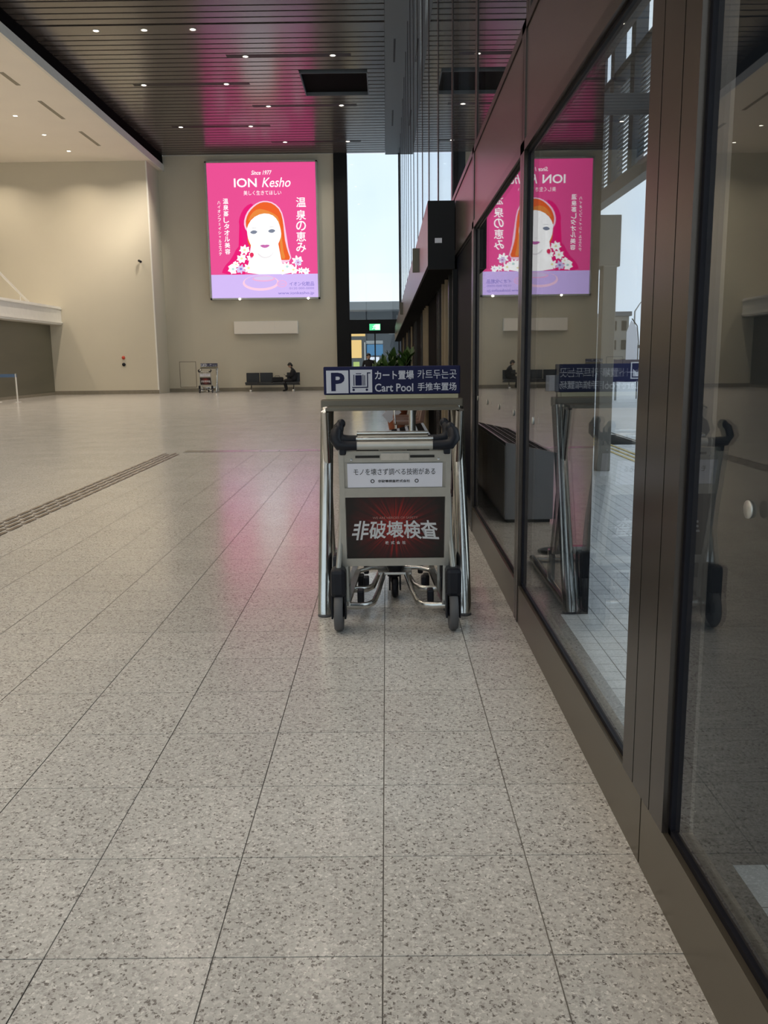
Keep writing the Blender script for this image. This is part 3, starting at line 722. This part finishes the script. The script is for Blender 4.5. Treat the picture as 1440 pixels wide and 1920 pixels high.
    for s in (-1, 1):
        g = MB(); g.tube([(s*.185, yh, zh), (s*.235, yh, zh), (s*.272, yh+.003, zh+.004), (s*.290, yh+.012, zh+.03), (s*.286, yh+.03, zh+.065), (s*.272, yh+.045, zh+.088)], [.023, .024, .027, .030, .029, .018], 12)
        g.sphere((s*.273, yh+.042, zh+.082), (.024, .026, .026), 12, 8)
        g.build('grip', M['plastic'], c)
        MB().box(s*.255-.016, s*.255+.016, yh-.01, yh+.06, zh-.045, zh+.01, .006).build('handle_bracket', M['plastic'], c)
    # platform
    for s in (-1, 1):
        MB().tube([(s*.275, .06, .115), (s*.19, .085, .105), (s*.150, .10, .105), (s*.118, .15, .108), (s*.095, .30, .120), (s*.066, .60, .145)], .013, 8, flat=1.5).build('platform_rail', M['steel'], c)
        MB().bar((s*.255, .03, .135), (s*.215, .60, .165), .03, .022).build('side_rail', M['steel'], c)
        MB().tube([(s*.215, .60, .165), (s*.14, .66, .170), (0, .67, .172)], .013, 8).build('front_bumper', M['steel'], c)
        MB().bar((s*.262, ln(.34), .345), (s*.258, .06, .13), .028, .02).build('leg', M['alu'], c)
        MB().box(s*.19-.018, s*.19+.018, .20, .27, .085, .155, .008).build('stop_block', M['plastic'], c)
        MB().box(s*.165-.016, s*.165+.016, .45, .51, .10, .165, .008).build('stop_block', M['plastic'], c)
        # rear wheel in its tall black cover
        wh = MB(); wh.lathe([(.0, -.012), (.045, -.014), (.070, -.021), (.092, -.023), (.100, -.014), (.1015, 0), (.100, .014), (.092, .023), (.070, .021), (.045, .014), (0, .012)], (s*.296, 0, .1015), 28, 'x')
        w_ = wh.build('wheel', M['tyre'], c)
        hb = MB(); hb.lathe([(0, -.026), (.03, -.026), (.03, .026), (0, .026)], (s*.296, 0, .1015), 14, 'x'); hb.build('hub', M['plastic'], w_)
        cv = MB(); cv.box(s*.296-.040, s*.296+.040, -.052, .065, .185, .335, .022).build('wheel_cover', M['plastic'], c)
        for q in (-1, 1): MB().box(s*.296+q*.034-.005, s*.296+q*.034+.005, -.035, .05, .07, .20, .003).build('wheel_fork', M['plastic'], c)
    # front caster
    k = MB(); k.lathe([(0, .215), (.05, .215), (.052, .19), (.038, .16), (.03, .13)], (0, .62, 0), 16); k.box(-.036, -.026, .585, .655, .05, .17, .003).box(.026, .036, .585, .655, .05, .17, .003)
    k.build('caster_fork', M['plastic'], c)
    k = MB(); k.lathe([(0, -.018), (.05, -.020), (.064, -.012), (.065, 0), (.064, .012), (.05, .020), (0, .018)], (0, .62, .065), 22, 'x'); k.build('caster_wheel', M['plastic'], c)
    MB().box(-.10, .10, .58, .66, .145, .165, .004).build('caster_plate', M['steel'], c)
    return c
cart = make_cart(); cart.location = (.0375, 4.25, 0)
tag(cart, 'silver luggage cart in front, with white board and dark red panel', 'luggage cart', 'luggage carts in the pool')
bpy.context.view_layer.update()
c2 = copy_tree(cart); c2.location = (.030, 4.58, 0); tag(c2, 'luggage cart nested right behind the front one, inside the stand', 'luggage cart', 'luggage carts in the pool')

# ---- cart pool stand
def make_stand():
    s_ = empty('cart_pool_stand')
    XL, XR = -.385, .385
    for x in (XL, XR):
        MB().tube([(x, -.49, .012), (x, -.485, .05), (x*.985, -.012, 1.108)], .038, 18).build('front_leg', M['steel'], s_)
        MB().tube([(x*.97, .05, .22), (x*.97, -.27, 1.11)], .022, 12).build('rear_leg', M['steel'], s_)
        MB().tube([(x, -.47, .03), (x, .70, .03)], .026, 12).build('base_rail', M['steel'], s_)
        mb = MB().lathe([(0, 0), (.038, 0), (.038, .014), (.03, .016), (0, .016)], (x, -.49, 0), 18); mb.build('foot', M['tyre'], s_)
        MB().box(x-.02, x+.02, .03, .07, .05, .24).build('rear_bracket', M['steel'], s_)
    MB().box(XL-.03, XR+.03, -.03, .03, 1.105, 1.165, .008).build('top_bar', M['bronze_stand'], s_)
    MB().box(XL*.96, XR*.96, -.30, .0, 1.112, 1.128).build('top_brace', M['bronze_stand'], s_)
    MB().box(XL, XR, -.025, .025, 1.165, 1.19).build('sign_shelf', M['brass'], s_)
    MB().bar((XL*.97, .06, .235), (XR*.97, .06, .235), .05, .045).build('cross_bar', M['steel'], s_)
    MB().tube([(XL, .70, .03), (XR, .70, .03)], .026, 12).build('rear_bar', M['steel'], s_)
    sg = MB().box(XL-.012, XR+.012, -.016, .016, 1.19, 1.352, .006).build('sign', M['signblue'], s_); sg['label'] = 'navy cart pool sign with white lettering'
    yf = -.0172
    x0 = XL-.012; 
    def sx(px): return x0 + (px-607)/(860-607)*(XR-XL+.024)
    def sz(py): return 1.352 - (py-690)/(742-690)*.162
    MB().box(sx(612), sx(653), yf, yf+.002, sz(739), sz(697)).build('parking_square', M['signwhite'], sg)
    MB().box(sx(656), sx(697), yf, yf+.002, sz(738), sz(696)).build('cart_square', M['signwhite'], sg)
    label_text('parking_letter', 'P', sx(621), sx(646), sz(735), sz(701), yf-.001, M['signblue'], sg, .035)
    ic = MB(); y1 = yf-.001
    def rc(a, b, c_, d): ic.add([(sx(a), y1, sz(d)), (sx(b), y1, sz(d)), (sx(b), y1, sz(c_)), (sx(a), y1, sz(c_))], [(0,1,2,3)])
    rc(666, 678, 706, 725); rc(662.5, 664, 705, 725.5); rc(679.5, 681, 705, 725.5); rc(682.5, 684, 706, 725.5); rc(667, 677, 702.5, 704)
    rc(660, 689, 727.5, 729.5); rc(687.5, 689.5, 703, 729.5); rc(687.5, 694, 701, 703)
    for cx in (662.5, 687): 
        pts = ell(cx, 733, 2.3, 2.3, 12); ic.add([(sx(a), y1, sz(b)) for a, b in pts], [tuple(range(12))])
    ic.build('cart_pictogram', M['signblue'], sg, False)
    label_text('japanese_lettering', 'カート置場', sx(702), sx(774), sz(715), sz(698), y1, M['signwhite'], sg, .02)
    label_text('english_lettering', 'Cart Pool', sx(702), sx(773), sz(737), sz(722), y1, M['signwhite'], sg, .015)
    label_text('korean_lettering', '카트두는곳', sx(781), sx(853), sz(714), sz(697), y1, M['signwhite'], sg, .0)
    label_text('chinese_lettering', '手推车置场', sx(781), sx(853), sz(736), sz(721), y1, M['signwhite'], sg, .012)
    return s_
M['bronze_stand'] = pm('stand_top_bar', (.15, .13, .10), .35, .7, var=.06)
M['brass'] = pm('stand_sign_shelf', (.36, .31, .20), .32, .8, var=.06)
stand = make_stand(); stand.location = (.032, 5.0, 0)
tag(stand, 'steel cart pool stand with navy sign over the nested carts', 'cart stand', 'cart pool stands')
bpy.context.view_layer.update()
s2 = copy_tree(stand); s2.location = (-8.32, YB-1.1, 0); tag(s2, 'cart pool stand against the beige back wall left of the bench', 'cart stand', 'cart pool stands')
c3 = copy_tree(cart); c3.location = (-8.38, YB-1.75, 0); tag(c3, 'luggage cart with red panel standing by the far back wall', 'luggage cart', 'luggage carts in the pool')

# ================================================================ HALL FURNITURE
# air vent cabinet along the glass
vc = empty('vent_cabinet', (.21, 7.15, 0)); tag(vc, 'grey steel vent cabinet with grille top, between the carts and the glass', 'vent cabinet')
def V(name, mb, mat, par=None):
    return mb.build(name, mat, par or vc)
prof = [(-.21, .03), (.20, .03), (.20, .69), (-.21, .60)]
V('body', MB().prism(prof, 0, 2.45), M['vent'] if 'vent' in M else M['alu'])
V('plinth', MB().box(-.19, .18, .02, 2.43, 0, .03), M['seam'])
for k in range(6):
    o = V('side_panel', MB().box(.20, .206, .015+k*.406, .015+k*.406+.396, .06, .66), M['alu'])
def topz(x): return .60+.09*(x+.21)/.41
for k in range(12):
    for x in (-.13, -.04, .05, .14):
        mb = MB(); ya, yb = .05+k*.2, .05+k*.2+.16
        mb.add([(x-.03, ya, topz(x-.03)+.001), (x+.03, ya, topz(x+.03)+.001), (x+.03, yb, topz(x+.03)+.001), (x-.03, yb, topz(x-.03)+.001),
                (x-.03, ya, topz(x-.03)+.006), (x+.03, ya, topz(x+.03)+.006), (x+.03, yb, topz(x+.03)+.006), (x-.03, yb, topz(x-.03)+.006)],
               [(0,3,2,1),(4,5,6,7),(0,1,5,4),(1,2,6,5),(2,3,7,6),(3,0,4,7)])
        V('grille_slot', mb, M['deck'])

# slim signpost behind the stand
sp_ = empty('guide_post', (.18, 6.0, 0)); tag(sp_, 'slim silver upright post standing behind the nested carts', 'post')
MB().lathe([(0, 0), (.15, 0), (.15, .012), (.03, .02)], n=24).build('base', M['steel'], sp_)
MB().tube([(0, 0, .015), (0, 0, 1.18)], .024, 14).build('pole', M['steel'], sp_)
MB().box(-.12, .12, -.012, .0, 1.16, 1.27, .004).build('plate', M['signwhite'], sp_)

# potted plant
pl = empty('potted_plant', (.20, 17.3, 0)); tag(pl, 'leafy green plant in a flared terracotta pot behind the carts', 'plant')
MB().lathe([(0, 0), (.15, 0), (.16, .03), (.225, .40), (.235, .42), (.235, .45), (.205, .45), (.2, .41), (0, .40)], n=24).build('pot', M['terracotta'], pl)
MB().lathe([(0, .415), (.2, .412)], n=20).build('soil', M['soil'], pl)
lf = MB()
prof_l = [(0, .0), (.018, .03), (.035, .09), (.040, .16), (.030, .23), (.012, .29), (0, .32)]
left = [(-w_, 0, l) for w_, l in prof_l]; right = [(w_, 0, l) for w_, l in prof_l]; mid = [(0, .012 if 0 < i < 6 else 0, l) for i, (w_, l) in enumerate(prof_l)]
bend = lambda p: (p[0], p[1] + .9*p[2]**2, p[2])
vs_ = [bend(p) for p in left] + [bend(p) for p in mid] + [bend(p) for p in right]
lf.add(vs_, [(i, i+1, i+8, i+7) for i in range(6)] + [(i+7, i+8, i+15, i+14) for i in range(6)], True)
lme = lf.mesh('leaf'); lme.materials.append(M['leaf'])
rnd = random.Random(3)
stems = []
for k in range(9):
    a = 2*PI*k/9; r_ = .12+.20*rnd.random(); top = (r_*math.cos(a)*1.2, r_*math.sin(a)*1.2, 1.0+.55*rnd.random())
    MB().tube([(.03*math.cos(a), .03*math.sin(a), .41), (top[0]*.4, top[1]*.4, .75), top], [.012, .009, .005], 6).build('stem', M['stem'], pl); stems.append(top)
for k in range(280):
    s_ = stems[k % 9]; t_ = .35+.65*rnd.random()**.6
    base = Vector((s_[0]*t_, s_[1]*t_, .41+(s_[2]-.41)*t_))
    o = obj('leaf', lme, pl); o.location = base; sc = .5+.45*rnd.random(); o.scale = (sc*1.9, sc, sc)
    o.rotation_euler = (rnd.uniform(.5, 1.5), rnd.uniform(-.3, .3), rnd.uniform(0, 2*PI))
o = MB().box(-.16, .16, -.012, .012, 0, .22).build('notice_board', M['signwhite']); o.location = (.17, 17.0, .26); o.rotation_euler = (.15, -.72, 0)
tag(o, 'small pale notice board leaning aslant on the terracotta pot', 'board')

# three brown waiting chairs by the doors
def make_chair():
    c = empty('waiting_chair')
    MB().box(-.23, .23, -.24, .24, .42, .47, .015).build('seat', M['brown'], c)
    mb = MB(); mb.add([(.17, -.24, .47), (.23, -.24, .47), (.23, .24, .47), (.17, .24, .47), (.25, -.24, .90), (.29, -.24, .90), (.29, .24, .90), (.25, .24, .90)], [(0,3,2,1),(4,5,6,7),(0,1,5,4),(1,2,6,5),(2,3,7,6),(3,0,4,7)])
    mb.build('backrest', M['brown'], c)
    for x in (-.19, .19):
        for y in (-.2, .2): MB().tube([(x, y, 0), (x*.95, y*.95, .42)], .012, 8).build('leg', M['chrome'], c)
    for y in (-.245, .245): MB().tube([(-.2, y, .44), (-.21, y, .64), (.0, y, .66), (.21, y, .64)], .011, 8).build('armrest', M['chrome'], c)
    return c
ch = make_chair(); ch.location = (.33, 13.1, 0)
tag(ch, 'brown waiting chair, first of the three by the doors from the vent cabinet', 'chair', 'brown waiting chairs')
bpy.context.view_layer.update()
for k, lab in ((1, 'brown waiting chair between two others by the doors'), (2, 'brown waiting chair beside the potted plant, last of the three')):
    o = copy_tree(ch); o.location = (.33, 13.1+.62*k, 0); tag(o, lab, 'chair', 'brown waiting chairs')

# projecting small signs on the header, label on its black end
o = MB().box(.345, .418, 11.0, 11.06, 2.47, 2.76, .004).build('blade_sign', M['olive']); tag(o, 'small olive blade sign on the door header, the one nearer the black end', 'sign', 'blade signs on the header')
o = MB().box(.345, .418, 21.0, 21.06, 2.47, 2.76, .004).build('blade_sign', M['olive']); tag(o, 'small blade sign on the header further along the doors', 'sign', 'blade signs on the header')
o = MB().box(.487, .556, YH-.006, YH, 2.506, 2.552).build('header_label', M['signwhite']); tag(o, 'tiny pale label on the black end of the header', 'label')
# exit sign
ex = empty('exit_sign', (-.52, YB-.14, 2.79)); tag(ex, 'green illuminated exit sign on the black transom', 'exit sign')
MB().box(-.28, .28, -.05, .015, 0, .34, .008).build('case', M['black'], ex)
MB().box(-.26, .26, -.053, -.05, .02, .32).build('face', M['exitgreen'], ex)
g = MB(); g.box(.02, .24, -.056, -.053, .04, .30); g.build('doorway_pictogram', M['exitwhite'], ex)
g = MB(); g.lathe([(0, 0), (.026, 0)], (-.01, -.0565, .255), 12, 'y')
for a, b in (((-.02, .22), (-.05, .13)), ((-.02, .22), (.05, .17)), ((-.02, .22), (-.10, .20)), ((-.05, .13), (.02, .09)), ((.02, .09), (.02, .04)), ((-.05, .13), (-.13, .07))):
    g.bar((a[0], -.0565, a[1]), (b[0], -.0565, b[1]), .004, .028)
g.build('running_figure_pictogram', M['exitwhite'], ex)

# unlit lightbox on the back wall
lb = empty('wall_display', (-5.70, YB, 2.70)); tag(lb, 'blank cream horizontal display box on the back wall below the billboard', 'display box')
MB().box(-1.52, 1.52, -.28, -.005, 0, .59, .01).build('case', M['white_paint'], lb)
MB().box(-1.50, .40, -.285, -.28, .02, .57).build('panel', M['white_ceiling'], lb); MB().box(.41, 1.50, -.285, -.28, .02, .57).build('panel', M['white_ceiling'], lb)
# fire call point, camera on the left wall
fp = empty('fire_call_point', (-12.04, YL, 1.27)); tag(fp, 'red fire alarm lamp and call button on the left wall', 'fire alarm')
MB().box(-.10, .10, -.02, -.002, -.02, .5, .005).build('plate', M['beige'], fp)
MB().lathe([(0, -.09), (.05, -.08), (.075, -.04), (.08, -.02)], (0, 0, .38), 16, 'y').build('lamp', M['red'], fp)
MB().lathe([(0, -.045), (.075, -.04), (.085, -.02)], (0, 0, .07), 16, 'y').build('button', M['plastic'], fp)
cm = empty('security_camera', (-10.98, YL, 5.88)); tag(cm, 'small dark security camera high on the left wall', 'camera')
MB().tube([(0, -.005, .05), (0, -.14, .05)], .025, 8).build('bracket', M['white_paint'], cm)
MB().tube([(-.06, -.10, .04), (.06, -.24, -.02)], .055, 10).build('body', M['plastic'], cm)
# blue barrier on the left
br = empty('barrier', (-14.05, 32.0, 0)); tag(br, 'low barrier with blue top band and thin white legs, by the olive wall', 'barrier')
MB().box(-1.1, .25, -.02, .02, .93, 1.05).build('top_band', M['blue'], br)
for x in (-1.05, -.52, .22):
    MB().tube([(x, 0, 0), (x, 0, 1.06)], .028, 10).build('leg', M['white_paint'], br)
    MB().box(x-.04, x+.04, -.25, .25, 0, .02).build('foot', M['white_paint'], br)

# guide strips set in the floor
gs = empty('guide_strip', (-3.33, 9, 0)); tag(gs, 'long floor strip of short steel bars running into the hall', 'guide strip', 'guide strips in the floor')
bar_me = MB().box(-.021, .021, -.122, .122, .0005, .005, .002).mesh('bar'); bar_me.materials.append(M['tact'])
for r in range(4):
    for k in range(32):
        yv = 4.0 + k*.30 + (.15 if r % 2 else 0)
        if yv > 13.05: continue
        o = obj('bar', bar_me, gs); o.location = (-.115+r*.077, yv-9, 0)
gp = empty('guide_strip', (-1.4, 13.35, 0)); tag(gp, 'floor strip of square steel plates crossing towards the doors', 'guide strip', 'guide strips in the floor')
pl_me = MB().box(-.145, .145, -.145, .145, .0005, .004, .0015).mesh('plate'); pl_me.materials.append(M['steelplate'] if 'steelplate' in M else M['steel'])
for k in range(10):
    o = obj('plate', pl_me, gp); o.location = (-1.65+k*.30, 0, 0)

# ---- bench at the back wall
bn = empty('bench', (-5.4, YB-.75, 0)); tag(bn, 'black leather waiting bench against the back wall', 'bench')
MB().box(-1.30, 1.30, -.03, .03, .30, .36).build('beam', M['leather'], bn)
for k in range(4):
    x = -1.28+k*.645
    MB().box(x, x+.62, -.26, .24, .37, .45, .02).build('seat', M['leather'], bn)
for a, b in ((-1.28, -.66), (-.635, -.015), (.655, 1.275)):
    MB().box(a, b, .22, .28, .42, .88, .02).build('backrest', M['leather'], bn)
for x in (-1.02, 1.0):
    MB().tube([(x, .0, .30), (x, -.22, .06), (x, -.28, .0)], .022, 8).build('leg', M['chrome'], bn)
    MB().tube([(x, .0, .30), (x, .22, .06), (x, .26, .0)], .022, 8).build('leg', M['chrome'], bn)
    MB().lathe([(0, 0), (.05, 0), (.05, .09), (0, .1)], (x, -.30, 0), 12).build('foot_cap', M['white_paint'], bn)
bg_ = empty('bag', (-5.15, YB-.80, .45)); tag(bg_, 'black bag lying on the bench beside the seated person', 'bag')
MB().box(-.26, .26, -.14, .14, 0, .22, .05).build('body', M['cloth'], bg_)
MB().tube([(-.12, -.13, .2), (-.1, -.15, .28), (.1, -.15, .28), (.12, -.13, .2)], .012, 8).build('handle', M['leather'], bg_)

# ================================================================ PEOPLE
def skin_mesh(name, V_, E_, R_, mat, parent, root=0, sub=2):
    me = bpy.data.meshes.new(name); me.from_pydata(V_, E_, []); me.update()
    o = bpy.data.objects.new(name, me); COL.objects.link(o)
    md = o.modifiers.new('skin', 'SKIN'); md.use_smooth_shade = True
    for i, d in enumerate(me.skin_vertices[0].data):
        r = R_[i]; d.radius = (r, r) if not isinstance(r, tuple) else r; d.use_root = (i == root)
    sb = o.modifiers.new('sub', 'SUBSURF'); sb.levels = sub; sb.render_levels = sub
    dg = bpy.context.evaluated_depsgraph_get(); dg.update()
    out = bpy.data.meshes.new_from_object(o.evaluated_get(dg)); out.name = name
    bpy.data.objects.remove(o); bpy.data.meshes.remove(me)
    out.materials.clear()
    return obj(name, out, parent, mat)
def hand_chain(V_, E_, R_, wrist, d, side, curl):
    """palm and five fingers growing from vertex wrist along direction d"""
    d = Vector(d).normalized(); s = Vector(side).normalized(); n = d.cross(s).normalized()*curl
    w0 = Vector(V_[wrist]); palm = w0+d*.07
    V_.append(tuple(palm)); E_.append((wrist, len(V_)-1)); R_.append((.036, .018)); pi = len(V_)-1
    for k, (off, ln_) in enumerate(((-.03, .062), (-.010, .075), (.010, .07), (.03, .055))):
        a = palm + d*.03 + s*off; b = a + d*ln_*.5 + n*ln_*.25; c = b + d*ln_*.3 + n*ln_*.45
        i = len(V_); V_ += [tuple(a), tuple(b), tuple(c)]; R_ += [.010, .009, .008]; E_ += [(pi, i), (i, i+1), (i+1, i+2)]
    a = w0 + d*.03 - s*.035; b = a + d*.04 - s*.015 + n*.015
    i = len(V_); V_ += [tuple(a), tuple(b)]; R_ += [.012, .009]; E_ += [(wrist, i), (i, i+1)]
def head(parent, c, rz, pitch, down=0):
    """head with face features and hair, parented parts already in place"""
    e = Matrix.Translation(c) @ Matrix.Rotation(rz, 4, 'Z') @ Matrix.Rotation(pitch, 4, 'X')
    def T(mb): mb.v = [tuple(e @ Vector(p)) for p in mb.v]; return mb
    mb = MB(); mb.sphere((0, 0, 0), (.078, .095, .115), 16, 12); mb.sphere((0, -.03, -.06), (.055, .062, .055), 12, 8)
    mb.sphere((0, -.098, -.015), (.014, .020, .022), 8, 6)
    for s in (-1, 1): mb.sphere((s*.080, .005, -.015), (.012, .022, .03), 8, 6)
    hd_ = T(mb).build('head', M['skin'], parent)
    mb = MB()
    for s in (-1, 1): mb.sphere((s*.032, -.084, .012), (.013, .008, .006), 8, 6)
    mb.sphere((0, -.088, -.062), (.022, .006, .005), 8, 6)
    T(mb).build('face_features', M['ink'], parent)
    mb = MB(); mb.sphere((0, .018, .030), (.092, .100, .105), 16, 12); mb.sphere((0, .045, -.02), (.085, .07, .09), 12, 8)
    mb.sphere((0, -.055, .075), (.072, .045, .035), 12, 8)
    T(mb).build('hair', M['hair'], parent)
# seated person facing along the bench (towards -x), looking down at a phone
pe = empty('person', (-4.42, YB-.78, 0)); tag(pe, 'person in black clothes seated on the bench, bent over a phone', 'person')
V_ = [(0, 0, .53), (0, 0, .66), (.02, 0, .82), (.0, 0, .98), (-.04, 0, 1.06), (-.09, 0, 1.13)]
E_ = [(i, i+1) for i in range(5)]; R_ = [(.18, .17), (.18, .17), (.19, .165), (.17, .135), (.06, .06), (.05, .05)]
for s in (-1, 1):
    i = len(V_); V_ += [(-.02, s*.10, .52), (-.42, s*.12, .50), (-.33, s*.12, .10), (-.34, s*.12, .06), (-.50, s*.12, .035)]
    R_ += [.105, .088, .062, .050, .040]; E_ += [(0, i), (i, i+1), (i+1, i+2), (i+2, i+3), (i+3, i+4)]
    i = len(V_); V_ += [(-.01, s*.19, .985), (.0, s*.23, .74), (-.22, s*.13, .70)]; R_ += [.075, .062, .040]
    E_ += [(3, i), (i, i+1), (i+1, i+2)]
    hand_chain(V_, E_, R_, len(V_)-1, (-.9, -s*.5, .15), (0, .3, 1), 1)
skin_mesh('body', V_, E_, R_, M['cloth'], pe)
head(pe, (-.13, 0, 1.215), -PI/2, .65)
ph = MB().box(-.004, .004, -.036, .036, 0, .15, .002).build('phone', M['plastic']); ph.parent = None
ph.location = (-4.42-.335, YB-.78, .70); ph.rotation_euler = (0, -.7, 0); tag(ph, 'dark mobile phone held by the seated person', 'phone')
# standing person far behind, by the end doors
ps_ = empty('person', (-.70, 34.5, 0)); tag(ps_, 'person in dark clothes standing by the end doors beyond the sign', 'person')
V_ = [(0, 0, .93), (0, 0, 1.05), (0, 0, 1.2), (0, .0, 1.34), (0, -.005, 1.42), (0, -.01, 1.47)]; E_ = [(i, i+1) for i in range(5)]; R_ = [(.15, .12), (.14, .11), (.16, .12), (.15, .11), (.05, .05), (.045, .045)]
for s in (-1, 1):
    i = len(V_); V_ += [(s*.09, 0, .88), (s*.10, -.01, .50), (s*.11, .02, .10), (s*.11, .02, .06), (s*.12, -.14, .035)]; R_ += [.088, .066, .048, .045, .035]
    E_ += [(0, i), (i, i+1), (i+1, i+2), (i+2, i+3), (i+3, i+4)]
    i = len(V_); V_ += [(s*.18, 0, 1.36), (s*.24, .01, 1.10), (s*.25, -.06, .86)]; R_ += [.06, .048, .034]; E_ += [(3, i), (i, i+1), (i+1, i+2)]
    hand_chain(V_, E_, R_, len(V_)-1, (s*.05, -.2, -1), (0, 1, 0), s)
skin_mesh('body', V_, E_, R_, M['cloth'], ps_)
head(ps_, (0, -.02, 1.555), .4, .1)

# ================================================================ OUTSIDE, THROUGH THE GLASS
# walkway canopy with louvred screens
ca = empty('canopy', (5.0, 19, 0)); tag(ca, 'dark walkway canopy with louvred screens outside the glass', 'canopy')
def C(name, mb, mat):
    o = mb.build(name, mat, ca); o.matrix_parent_inverse = Matrix.Translation((-5, -19, 0)); return o
C('roof', MB().box(.95, 4.75, 12.0, 40, 8.4, 8.7), M['darkbuild'])
C('edge_beam', MB().box(4.9, 5.15, 5, 40, 4.83, 5.10), M['taupe'])
C('top_beam', MB().box(4.9, 5.15, 5, 40, 7.15, 7.30), M['darkbuild'])
for k in range(14):
    yv = 14.6+k*1.55
    C('post', MB().box(4.88, 5.12, yv, yv+.30, 5.10, 8.4), M['darkbuild'])
    lv = MB()
    for q in range(22): lv.add([(4.96, yv+.42, 5.14+q*.085), (4.96, yv+1.40, 5.14+q*.085), (5.06, yv+1.40, 5.19+q*.085), (5.06, yv+.42, 5.19+q*.085)], [(0,1,2,3)]); lv.add([(4.96, yv+.42, 5.14+q*.085), (4.96, yv+1.40, 5.14+q*.085), (4.96, yv+1.40, 5.165+q*.085), (4.96, yv+.42, 5.165+q*.085)], [(0,1,2,3)])
    C('louvre_screen', lv, M['greybuild'])
C('cross_beam', MB().box(1.15, 4.9, 16.0, 16.35, 5.70, 5.97), M['darkbuild'])
C('cross_beam', MB().box(1.15, 4.9, 30.0, 30.35, 5.70, 5.97), M['darkbuild'])
for yv in (24.0, 37.0): C('column', MB().box(4.92, 5.12, yv, yv+.2, -.04, 4.83), M['taupe'])
# pylon with box head
py_ = empty('pylon', (2.76, 10.85, -.04)); tag(py_, 'taupe pylon with a box head on the pavement outside', 'pylon')
MB().box(-.085, .085, -.08, .10, 0, 2.54, .01).build('post', M['taupe'], py_)
MB().box(-.30, .13, -.05, .36, 2.53, 3.14, .01).build('head', M['taupe'], py_)
# distant things across the road
def far_building(name, x0, x1, y0, y1, h, mat, label, rows, cols):
    e = empty(name, ((x0+x1)/2, y0, -.04)); tag(e, label, 'building')
    wx_ = x1-x0
    MB().box(-wx_/2, wx_/2, 0, y1-y0, 0, h).build('wall', mat, e); MB().box(-wx_/2-.2, wx_/2+.2, -.2, y1-y0+.2, h, h+.4).build('roof', M['darkbuild'], e)
    for r in range(rows):
        for c_ in range(cols):
            xx = -wx_/2+wx_*(c_+.25)/cols; MB().box(xx, xx+wx_*.5/cols, -.05, .02, h*(r+.25)/rows, h*(r+.75)/rows).build('window', M['black'], e)
    return e
far_building('distant_building', 20.6, 22.4, 80, 88, 5.2, M['taupe'], 'brownish block across the road beside the pylon', 3, 2)
far_building('distant_building', 23.0, 32, 110, 120, 2.6, M['greybuild'], 'low pale building far across the road', 1, 5)
st = empty('street_lamp', (22.9, 80, -.04)); tag(st, 'thin curved street lamp across the road', 'street lamp')
MB().tube([(0, 0, 0), (0, 0, 5.6), (.5, 0, 6.4), (1.6, 0, 6.6)], [.09, .07, .05, .05], 8).build('pole', M['greybuild'], st); MB().box(1.5, 2.2, -.12, .12, 6.5, 6.62).build('lamp_head', M['greybuild'], st)
bf = empty('banner_flag', (8.75, 30, -.04)); tag(bf, 'tall curved white banner flag across the road', 'banner')
MB().tube([(0, 0, 0), (0, 0, 2.0), (-.06, 0, 2.5), (-.25, 0, 2.75)], .02, 8).build('pole', M['plastic'], bf)
MB().prism([(-.03, .75), (-.42, .75), (-.42, 2.3), (-.27, 2.7), (-.08, 2.45), (-.03, 2.0)], -.006, .006).build('flag', M['board'], bf)
bs = empty('roadside_sign', (8.25, 29, -.04)); tag(bs, 'dark roadside board with a white pictogram frame', 'sign')
MB().box(-.62, .42, -.03, .03, .62, 1.36, .01).build('board', M['signblue'], bs)
fm = MB(); fm.box(-.02, .36, -.036, -.03, .72, .76).box(-.02, .36, -.036, -.03, 1.24, 1.28).box(-.02, .02, -.036, -.03, .76, 1.24).box(.32, .36, -.036, -.03, .76, 1.24)
fm.build('pictogram_frame', M['signwhite'], bs); MB().prism([(.06, .80), (.28, .80), (.28, .98), (.17, .94), (.06, 1.05)], -.036, -.03).build('pictogram', M['signwhite'], bs)
for x in (-.5, .3): MB().box(x-.03, x+.03, -.02, .02, 0, .64).build('leg', M['greybuild'], bs)
rp_ = empty('bollard', (6.9, 23.0, -.04)); tag(rp_, 'red traffic bollard with white band outside', 'bollard')
MB().lathe([(0, 0), (.12, 0), (.12, .03), (.05, .05), (.045, .8), (0, .82)], n=14).build('body', M['red'], rp_); MB().lathe([(.049, .5), (.049, .62)], n=14).build('band', M['signwhite'], rp_)

# building beyond the end window
eb = empty('station_building', (0, 56, -.03)); tag(eb, 'dark building with lit windows beyond the end window', 'building')
MB().box(-8, 9, .5, 8, 0, 4.6).build('wall', M['darkbuild'], eb)
MB().box(-8.5, 9.5, -1.6, 8, 4.55, 5.05).build('eave', M['greybuild'], eb)
for x0, x1, z0, z1, mt in ((-2.55, -1.35, 3.0, 3.9, 'warmwin'), (-2.45, -1.6, 1.6, 2.75, 'warmwin'), (-1.25, -.2, 1.75, 2.45, 'bluesign'), (-1.25, -.45, 1.1, 1.65, 'whitesign'), (-2.15, -1.75, .7, 1.35, 'greensign'), (.2, 1.0, 3.1, 3.5, 'greybuild'), (.7, 1.2, 3.5, 4.3, 'greybuild')):
    MB().box(x0, x1, .42, .52, z0, z1).build('lit_window' if 'win' in mt or 'sign' in mt else 'shutter', M[mt], eb)
MB().box(-1.42, -1.34, .3, .4, 0, 2.6).build('post', M['white_paint'], eb); MB().box(-1.3, -.2, .40, .52, 2.5, 2.7).build('awning', M['concrete'], eb)
